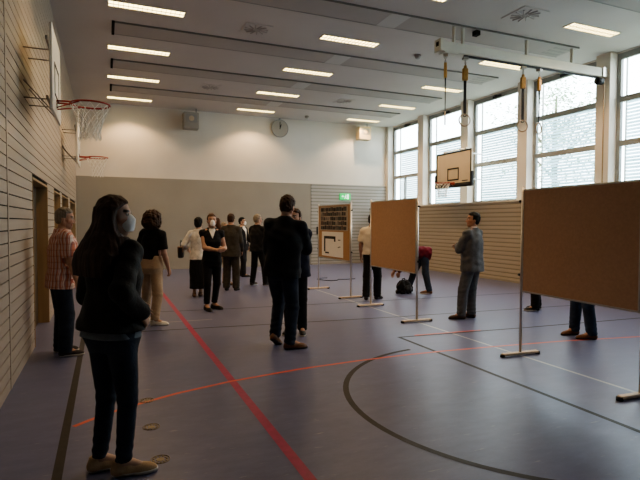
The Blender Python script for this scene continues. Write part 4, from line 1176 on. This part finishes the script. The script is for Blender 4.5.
# 2 man in check shirt
r, K, h = person('grey-haired man in orange check shirt standing beside the door wall', -.50, 6.76, 74,
    dict(H=1.77, lean=4, hyaw=18, hpitch=-4, handR=(.235, .13, .86), handL=(-.235, .10, .86), skin=(.48, .27, .18), stubble=1, brow=(.2, .17, .14)), [(-.53, 6.90, 80), (-.46, 6.66, 88)], True)
cloth('check_shirt', top(K, h, SHIRT, .022, .028, hem=-.125, sleeve='short', ra=(.076, .068, .06), seed=21), h, F['check'], r)
collar(K, h, r, F['check'], .066)
cloth('jeans', legs(K, h, .104, .088, .078), h, F['jeans'], r)
both_shoes(K, h, r, S_['sneaker'], M['sole_white'])
hair(K, .006, Hm['greymix'], r, 'short', amp=.002)

# 3 curly haired woman
r, K, h = person('curly-haired person in black t-shirt and khaki trousers, seen from behind', .66, 8.28, 42,
    dict(H=1.77, w=.92, tilt=3.5, hyaw=14, handR=(.225, .10, .87), handL=(-.20, .22, 1.02), elbowL=(-.6, -1, 0), skin=(.45, .26, .18)), [(.55, 8.44, 55), (.68, 8.12, 98)])
cloth('t_shirt', top(K, h, FEM, .018, .014, hem=.085, sleeve='short', ra=(.070, .062, .05), seed=31), h, F['black'], r)
cloth('trousers', legs(K, h, .100, .078, .066, rise=.14, waist=(.172, .124), hemz=.0), h, F['khaki'], r)
both_shoes(K, h, r, S_['white'], M['sole_white'])
hair(K, h, Hm['darkbrown'], r, 'bob')

# 4 woman in white blouse
r, K, h = person('short black-haired woman in white blouse and long black skirt carrying a handbag', 1.83, 10.97, 12,
    dict(H=1.70, w=.95, hyaw=10, handL=(-.25, .17, 1.04), elbowL=(-.7, -1, -.2), handR=(.22, .10, .88), skin=(.46, .28, .19)), [(1.73, 10.95, 8), (1.87, 11.02, 16)])
cloth('blouse', top(K, h, FEM, .026, .024, hem=-.10, ra=(.070, .064, .058), end=.62, seed=41, amp=.005), h, F['blouse'], r)
f = Field(); s = K['s']
f.loft(scale_rows([(-.745, .205, .165, 0, -.01), (-.5, .200, .16, 0, -.01), (-.25, .192, .150, 0, -.015), (-.08, .180, .135, 0, -.014), (.06, .150, .112)], s), K['hip'], K['S'], .02)
f.noise(.007 * s, .13 * s, 42, (1.6, 1.6, .25)); f.half(K['sp']((0, 0, -.735)), V3(0, 0, -1))
cloth('skirt', f, h, F['black'], r)
both_shoes(K, h, r, S_['tan'], M['sole_dark'])
hair(K, h, Hm['black'], r, 'round')
# her handbag
hb = empty('handbag', (1.475, 11.07, .84), -.25, 'brown and black handbag hanging from the arm of the white blouse woman', 'bag')
k = MB(); k.bbox((-.055, -.13, 0), (.055, .13, .24), .02); k.build('bag_body', S_['black'], hb)
k = MB(); k.bbox((-.060, -.125, .11), (.060, .125, .245), .012); k.build('bag_flap', S_['tan'], hb)
k = MB(); k.tube([(0, -.10, .235), (0, -.09, .32), (0, -.04, .37), (0, .04, .37), (0, .09, .32), (0, .10, .235)], .009, 6); k.build('bag_strap', S_['black'], hb, True)

# 5 masked woman facing the camera
r, K, h = person('woman in sleeveless black top and white mask facing the viewer, hands together', 1.775, 9.21, 186,
    dict(H=1.755, w=.90, hyaw=-4, handR=(-.07, .25, 1.10), elbowR=(1, -.55, -.1), handL=(-.15, .20, 1.10), elbowL=(-.45, -1, -.4), palmR=(-.2, -1, .2), palmL=(.2, -1, .3), hdirR=(-1, .25, 0), curlL=40, skin=(.50, .30, .21)),
    [(1.83, 9.31, 140), (1.665, 9.16, 168)])
cloth('sleeveless_top', top(K, h, FEM, .016, .012, hem=-.06, sleeve='none', seed=51, amp=.004), h, F['black'], r)
f = top(K, h, FEM, .018, .014, hem=.30, sleeve='no', arms=False, seed=51, amp=.004, neck=.56)
f.half(K['sp']((0, .02, .40)), K['S'] @ V3(0, -1, 0))
for q in (-1, 1): f.half(K['sp']((0, 0, .36)), K['S'] @ nrm(V3(q * 1, 0, -.36)))
cloth('neckline', f, .006, F['white'], r, 'pale v-shaped neckline')
cloth('trousers', legs(K, h, .092, .068, .050, hemz=-.035, rise=.15, waist=(.170, .120)), h, F['suit_black'], r)
both_shoes(K, h, r, S_['black'], M['sole_dark'])
hair(K, h, Hm['auburn'], r, 'tied')
face_mask(K, .006, r, M['mask'])

# 6 the person in beige trousers behind her
r, K, h = person('half-hidden person in cream top and beige trousers behind the sleeveless masked woman', 2.81, 12.85, 100,
    dict(H=1.60, w=.95, hyaw=40, skin=(.48, .30, .21)), [(2.85, 13.05, 105), (2.84, 12.65, 95)])
cloth('shirt', top(K, h, SHIRT, .02, .02, hem=-.10, ra=(.07, .06, .05), seed=61), h, F['cream'], r)
cloth('trousers', legs(K, h, .100, .082, .074), h, F['beige'], r)
both_shoes(K, h, r, S_['tan'], M['sole_dark'])
hair(K, h, Hm['grey'], r, 'short')

# 7 man in dark grey suit from behind
r, K, h = person('brown-haired man in dark grey-brown suit seen from behind', 2.70, 11.68, 26,
    dict(H=1.80, hyaw=-6, hpitch=-6, handR=(.22, .14, .90), handL=(-.20, .20, .98), skin=(.46, .27, .19)), [(2.60, 11.75, 20), (2.80, 11.62, 34)])
cloth('jacket', top(K, h, JACKET, .012, .008, hem=-.15, seed=71), h, F['suit_brown'], r)
collar(K, h, r, F['white'], .062, .525, .585)
cloth('trousers', legs(K, h, .104, .088, .080), h, F['suit_brown'], r)
both_shoes(K, h, r, S_['black'], M['sole_dark'])
hair(K, h, Hm['brown'], r, 'short')

# 8 masked man far back
r, K, h = person('masked man in black suit and white shirt farthest back by the grey wall', 3.70, 14.55, 134,
    dict(H=1.745, hyaw=-8, skin=(.50, .31, .22)), [(3.72, 14.68, 120), (3.70, 14.42, 110)])
cloth('jacket', top(K, h, JACKET, .0, .0, hem=-.15, seed=81), h, F['suit_black'], r)
f = top(K, h, JACKET, .004, .006, hem=.02, sleeve='no', arms=False, seed=81, neck=.57)
f.half(K['sp']((0, .03, .30)), K['S'] @ V3(0, -1, 0))
for q in (-1, 1): f.half(K['sp']((0, 0, .02)), K['S'] @ nrm(V3(q * 1, 0, -.20)))
cloth('shirt_front', f, .007, F['white'], r, 'white shirt between the lapels')
mb = MB(); a = K['sp']((0, .150, .50)); b_ = K['sp']((0, .168, .14)); mb.tube([tuple(a), tuple((a + b_) / 2 + K['S'] @ V3(0, .008, 0)), tuple(b_)], [.014, .024, .030], 8); mb.build('tie', F['suit_black'], r, True)
cloth('trousers', legs(K, h, .098, .080, .070), h, F['suit_black'], r)
both_shoes(K, h, r, S_['black'], M['sole_dark'])
hair(K, h, Hm['black'], r, 'short')
face_mask(K, .006, r, M['mask'])

# 9 grey haired man in black jacket
r, K, h = person('grey-haired man with glasses in black jacket, striding with dark sneakers', 3.53, 12.33, 56,
    dict(H=1.80, hyaw=26, hpitch=-3, handR=(.20, .22, .98), handL=(-.20, .20, .98), elbowR=(.5, -1, 0), skin=(.50, .31, .22), brow=(.2, .17, .14)), [(3.42, 12.45, 50), (3.70, 12.22, 92)])
cloth('jacket', top(K, h, JACKET, .004, .002, hem=-.085, seed=91), h, F['suit_black'], r)
collar(K, h, r, F['white'], .062, .53, .58)
cloth('trousers', legs(K, h, .096, .076, .066), h, F['black'], r)
both_shoes(K, h, r, S_['sneaker'], M['sole_white'])
hair(K, h, Hm['grey'], r, 'short', amp=.003); glasses(K, r)

# 10 tall man in dark jacket
r, K, h = person('tall man in dark jacket, jeans and brown shoes, back to the viewer', 2.06, 6.07, 30,
    dict(H=1.945, hyaw=14, hpitch=-9, lean=2, tilt=4, handR=(.06, .27, 1.17), elbowR=(1, -.75, -.2), handL=(-.06, .25, 1.10), elbowL=(-.4, -1, -.3), palmR=(-.3, -1, 0), palmL=(.3, -1, 0), hdirR=(-1, .2, .1), skin=(.45, .26, .18)),
    [(1.975, 6.16, 40, 0, 26), (2.125, 5.965, 98)], True)
cloth('jacket', top(K, h, JACKET, .008, .010, hem=-.105, ra=(.076, .068, .055), seed=101, amp=.006, wl=.15), h, F['jacket_dark'], r)
collar(K, h, r, F['jacket_dark'], .066, .52, .59)
cloth('jeans', legs(K, h, .104, .076, .064, amp=.006), h, F['jeans'], r)
both_shoes(K, h, r, S_['brown'], M['sole_dark'])
hair(K, .006, Hm['brown'], r, 'short')

# 11 person hidden behind him
r, K, h = person('person mostly hidden behind the tall man, only face and coat edge showing', 2.525, 6.88, 214,
    dict(H=1.80, hyaw=10, lean=0, handL=(-.02, .26, 1.12), handR=(.05, .27, 1.10), elbowL=(-.3, -1, 0), elbowR=(.5, -1, 0), palmL=(.3, -1, 0), palmR=(-.3, -1, 0), skin=(.46, .27, .19)), [(2.58, 6.72, 196), (2.42, 6.82, 225)])
cloth('coat', top(K, h, JACKET, .012, .010, hem=-.13, seed=111), h, F['jacket_navy'], r)
cloth('trousers', legs(K, h, .096, .076, .066), h, F['suit_black'], r)
both_shoes(K, h, r, S_['black'], M['sole_white'])
hair(K, h, Hm['brown'], r, 'short')

# 12 man in white shirt
r, K, h = person('person in white short-sleeved shirt and black trousers behind the middle pinboard', 5.10, 9.22, 36,
    dict(H=1.775, hyaw=4, handL=(-.245, .08, .88), handR=(.2, .22, 1.0), skin=(.42, .24, .16)), [(4.96, 9.22, 30), (5.21, 9.20, 62)])
cloth('shirt', top(K, h, SHIRT, .030, .028, hem=-.0, sleeve='short', ra=(.082, .078, .06), seed=121, amp=.006), h, F['cream'], r)
collar(K, h, r, F['cream'], .064)
cloth('trousers', legs(K, h, .100, .084, .076, rise=.12), h, F['black'], r)
both_shoes(K, h, r, S_['black'], M['sole_dark'])
hair(K, h, Hm['black'], r, 'short')

# 13 bending person
r, K, h = person('person in maroon top bending down to the black bag', 6.60, 9.66, 293,
    dict(H=1.74, lean=82, hy=-.06, hz=.91, hpitch=30, handL=(.00, .52, .36), handR=(.14, .62, .40), elbowL=(-1, -.1, .3), elbowR=(1, -.1, .3), palmL=(.8, -.4, 0), palmR=(-.8, -.4, 0), skin=(.42, .24, .16)),
    [(6.68, 9.44, 300), (6.46, 9.93, 288)])
cloth('maroon_top', top(K, h, SHIRT, .022, .030, hem=-.15, ra=(.076, .066, .055), end=.80, seed=131, amp=.006), h, F['maroon'], r)
cloth('jeans', legs(K, h, .100, .076, .068), h, F['jeans'], r)
both_shoes(K, h, r, S_['brown'], M['sole_white'])
hair(K, h, Hm['darkbrown'], r, 'short')
# the bag on the floor
bg_ = empty('backpack', (6.22, 9.76, 0), .42, 'black bag standing on the floor under the middle pinboard', 'bag')
f = Field(); f.ell((0, 0, .15), (.21, .14, .15), .02); f.loft([(0.004, .205, .135), (.06, .215, .14), (.20, .185, .115), (.28, .12, .07)], (0, 0, 0), np.eye(3), .02); f.noise(.010, .12, 140); f.half((0, 0, .002), (0, 0, -1))
to_obj('bag_body', f.bake(.009), F['black'], bg_)
f = Field(); f.ell((-.02, -.115, .12), (.13, .055, .085), .02); f.noise(.006, .1, 141); to_obj('front_pocket', f.bake(.009), F['jacket_black'], bg_)
k = MB(); k.tube([(-.10, 0, .25), (-.06, 0, .33), (.02, 0, .335), (.07, 0, .26)], .012, 8); k.build('bag_handle', M['strap'], bg_, True)
k = MB(); k.tube([(.15, -.06, .22), (.24, -.08, .12), (.20, -.10, .03)], .013, 8); k.build('bag_strap', M['strap'], bg_, True)

# 14 man in grey suit
r, K, h = person('man in grey-blue suit and brown shoes standing before the window wall boards', 5.625, 6.75, 338,
    dict(H=1.775, hyaw=-42, hpitch=4, handL=(-.02, .25, 1.20), elbowL=(-1, -.75, -.2), handR=(.05, .24, 1.16), elbowR=(1, -.75, -.2), palmL=(.3, -1, 0), palmR=(-.3, -1, 0), hdirL=(1, .2, -.2), skin=(.46, .25, .17)),
    [(5.42, 6.75, 296), (5.67, 6.80, 322)], True)
cloth('jacket', top(K, h, JACKET, .012, .012, hem=-.145, ra=(.075, .066, .054), seed=141, amp=.005), h, F['suit_grey'], r)
collar(K, .006, r, F['white'], .064, .53, .592)
cloth('trousers', legs(K, h, .104, .086, .074, amp=.006), h, F['suit_grey'], r)
both_shoes(K, h, r, S_['darkbrown'], M['sole_dark'])
hair(K, .006, Hm['black'], r, 'short')

# 15, 16 people behind the largest pinboard
r, K, h = person('person in black trousers and black shoes, only lower legs visible behind the largest pinboard', 7.28, 6.95, 300,
    dict(H=1.74, skin=(.46, .27, .19)), [(7.18, 6.87, 296), (7.36, 7.0, 300)])
cloth('jacket', top(K, h, JACKET, .0, .0, hem=-.14, seed=151), h, F['suit_black'], r)
cloth('trousers', legs(K, h, .100, .084, .078), h, F['black'], r)
both_shoes(K, h, r, S_['black'], M['sole_white'])
hair(K, h, Hm['brown'], r, 'short')
r, K, h = person('person in blue jeans and tan brown shoes, only lower legs visible behind the largest pinboard', 6.17, 5.02, 296,
    dict(H=1.76, skin=(.46, .27, .19)), [(6.14, 4.88, 300), (6.16, 5.18, 285)])
cloth('sweater', top(K, h, SHIRT, .02, .02, hem=-.12, seed=161), h, F['greyknit'], r)
cloth('jeans', legs(K, h, .098, .078, .070, amp=.006), h, F['jeans_blue'], r)
both_shoes(K, h, r, S_['brown'], M['sole_dark'])
hair(K, h, Hm['brown'], r, 'short')
SKY, EXPO, LOOK = 7.5, 0.76, 'AgX - Medium High Contrast'
# ------------------------------------------------------------------ camera, light, world
cam = bpy.data.cameras.new('camera'); co = bpy.data.objects.new('camera', cam); COL.objects.link(co)
cam.sensor_fit = 'HORIZONTAL'; cam.sensor_width = 36; cam.lens = 504.18 / 640 * 36; cam.clip_start = .05; cam.clip_end = 300
ya, pt, ro = math.radians(23.015), math.radians(-1.988), math.radians(.134)
f = Vector((math.sin(ya) * math.cos(pt), math.cos(ya) * math.cos(pt), math.sin(pt)))
r0 = Vector((math.cos(ya), -math.sin(ya), 0)); u0 = r0.cross(f)
rr = r0 * math.cos(ro) + u0 * math.sin(ro); uu = u0 * math.cos(ro) - r0 * math.sin(ro)
mw = Matrix((rr, uu, -f)).transposed().to_4x4(); mw.translation = (0, 0, 1.6); co.matrix_world = mw
SC.camera = co
w = bpy.data.worlds.new('overcast_sky'); SC.world = w; w.use_nodes = True
N = w.node_tree.nodes; L = w.node_tree.links; bg = N['Background']
tc = N.new('ShaderNodeTexCoord'); sx = N.new('ShaderNodeSeparateXYZ'); L.new(tc.outputs['Generated'], sx.inputs[0])
r = N.new('ShaderNodeValToRGB'); r.color_ramp.elements[0].position = .48; r.color_ramp.elements[0].color = (.84, .87, .90, 1)
r.color_ramp.elements[1].position = .75; r.color_ramp.elements[1].color = (.84, .92, 1, 1)
mr = N.new('ShaderNodeMapRange'); mr.inputs[1].default_value = -1; mr.inputs[2].default_value = 1
L.new(sx.outputs['Z'], mr.inputs[0]); L.new(mr.outputs[0], r.inputs['Fac']); L.new(r.outputs['Color'], bg.inputs['Color'])
bg.inputs['Strength'].default_value = SKY
for i in range(len(PIL)):
    a = PIL[i][1]; e = PIL[i + 1][0] if i + 1 < len(PIL) else 17.54
    ld = bpy.data.lights.new('window_portal', 'AREA'); ld.shape = 'RECTANGLE'; ld.size = 3.2; ld.size_y = e - a
    lo = bpy.data.objects.new('window_portal', ld); COL.objects.link(lo); lo.location = (11.3, (a + e) / 2, 3.8)
    lo.rotation_euler = (0, PI / 2, 0); ld.cycles.is_portal = True
SC.view_settings.view_transform = 'AgX'
SC.view_settings.look = LOOK
SC.view_settings.exposure = EXPO
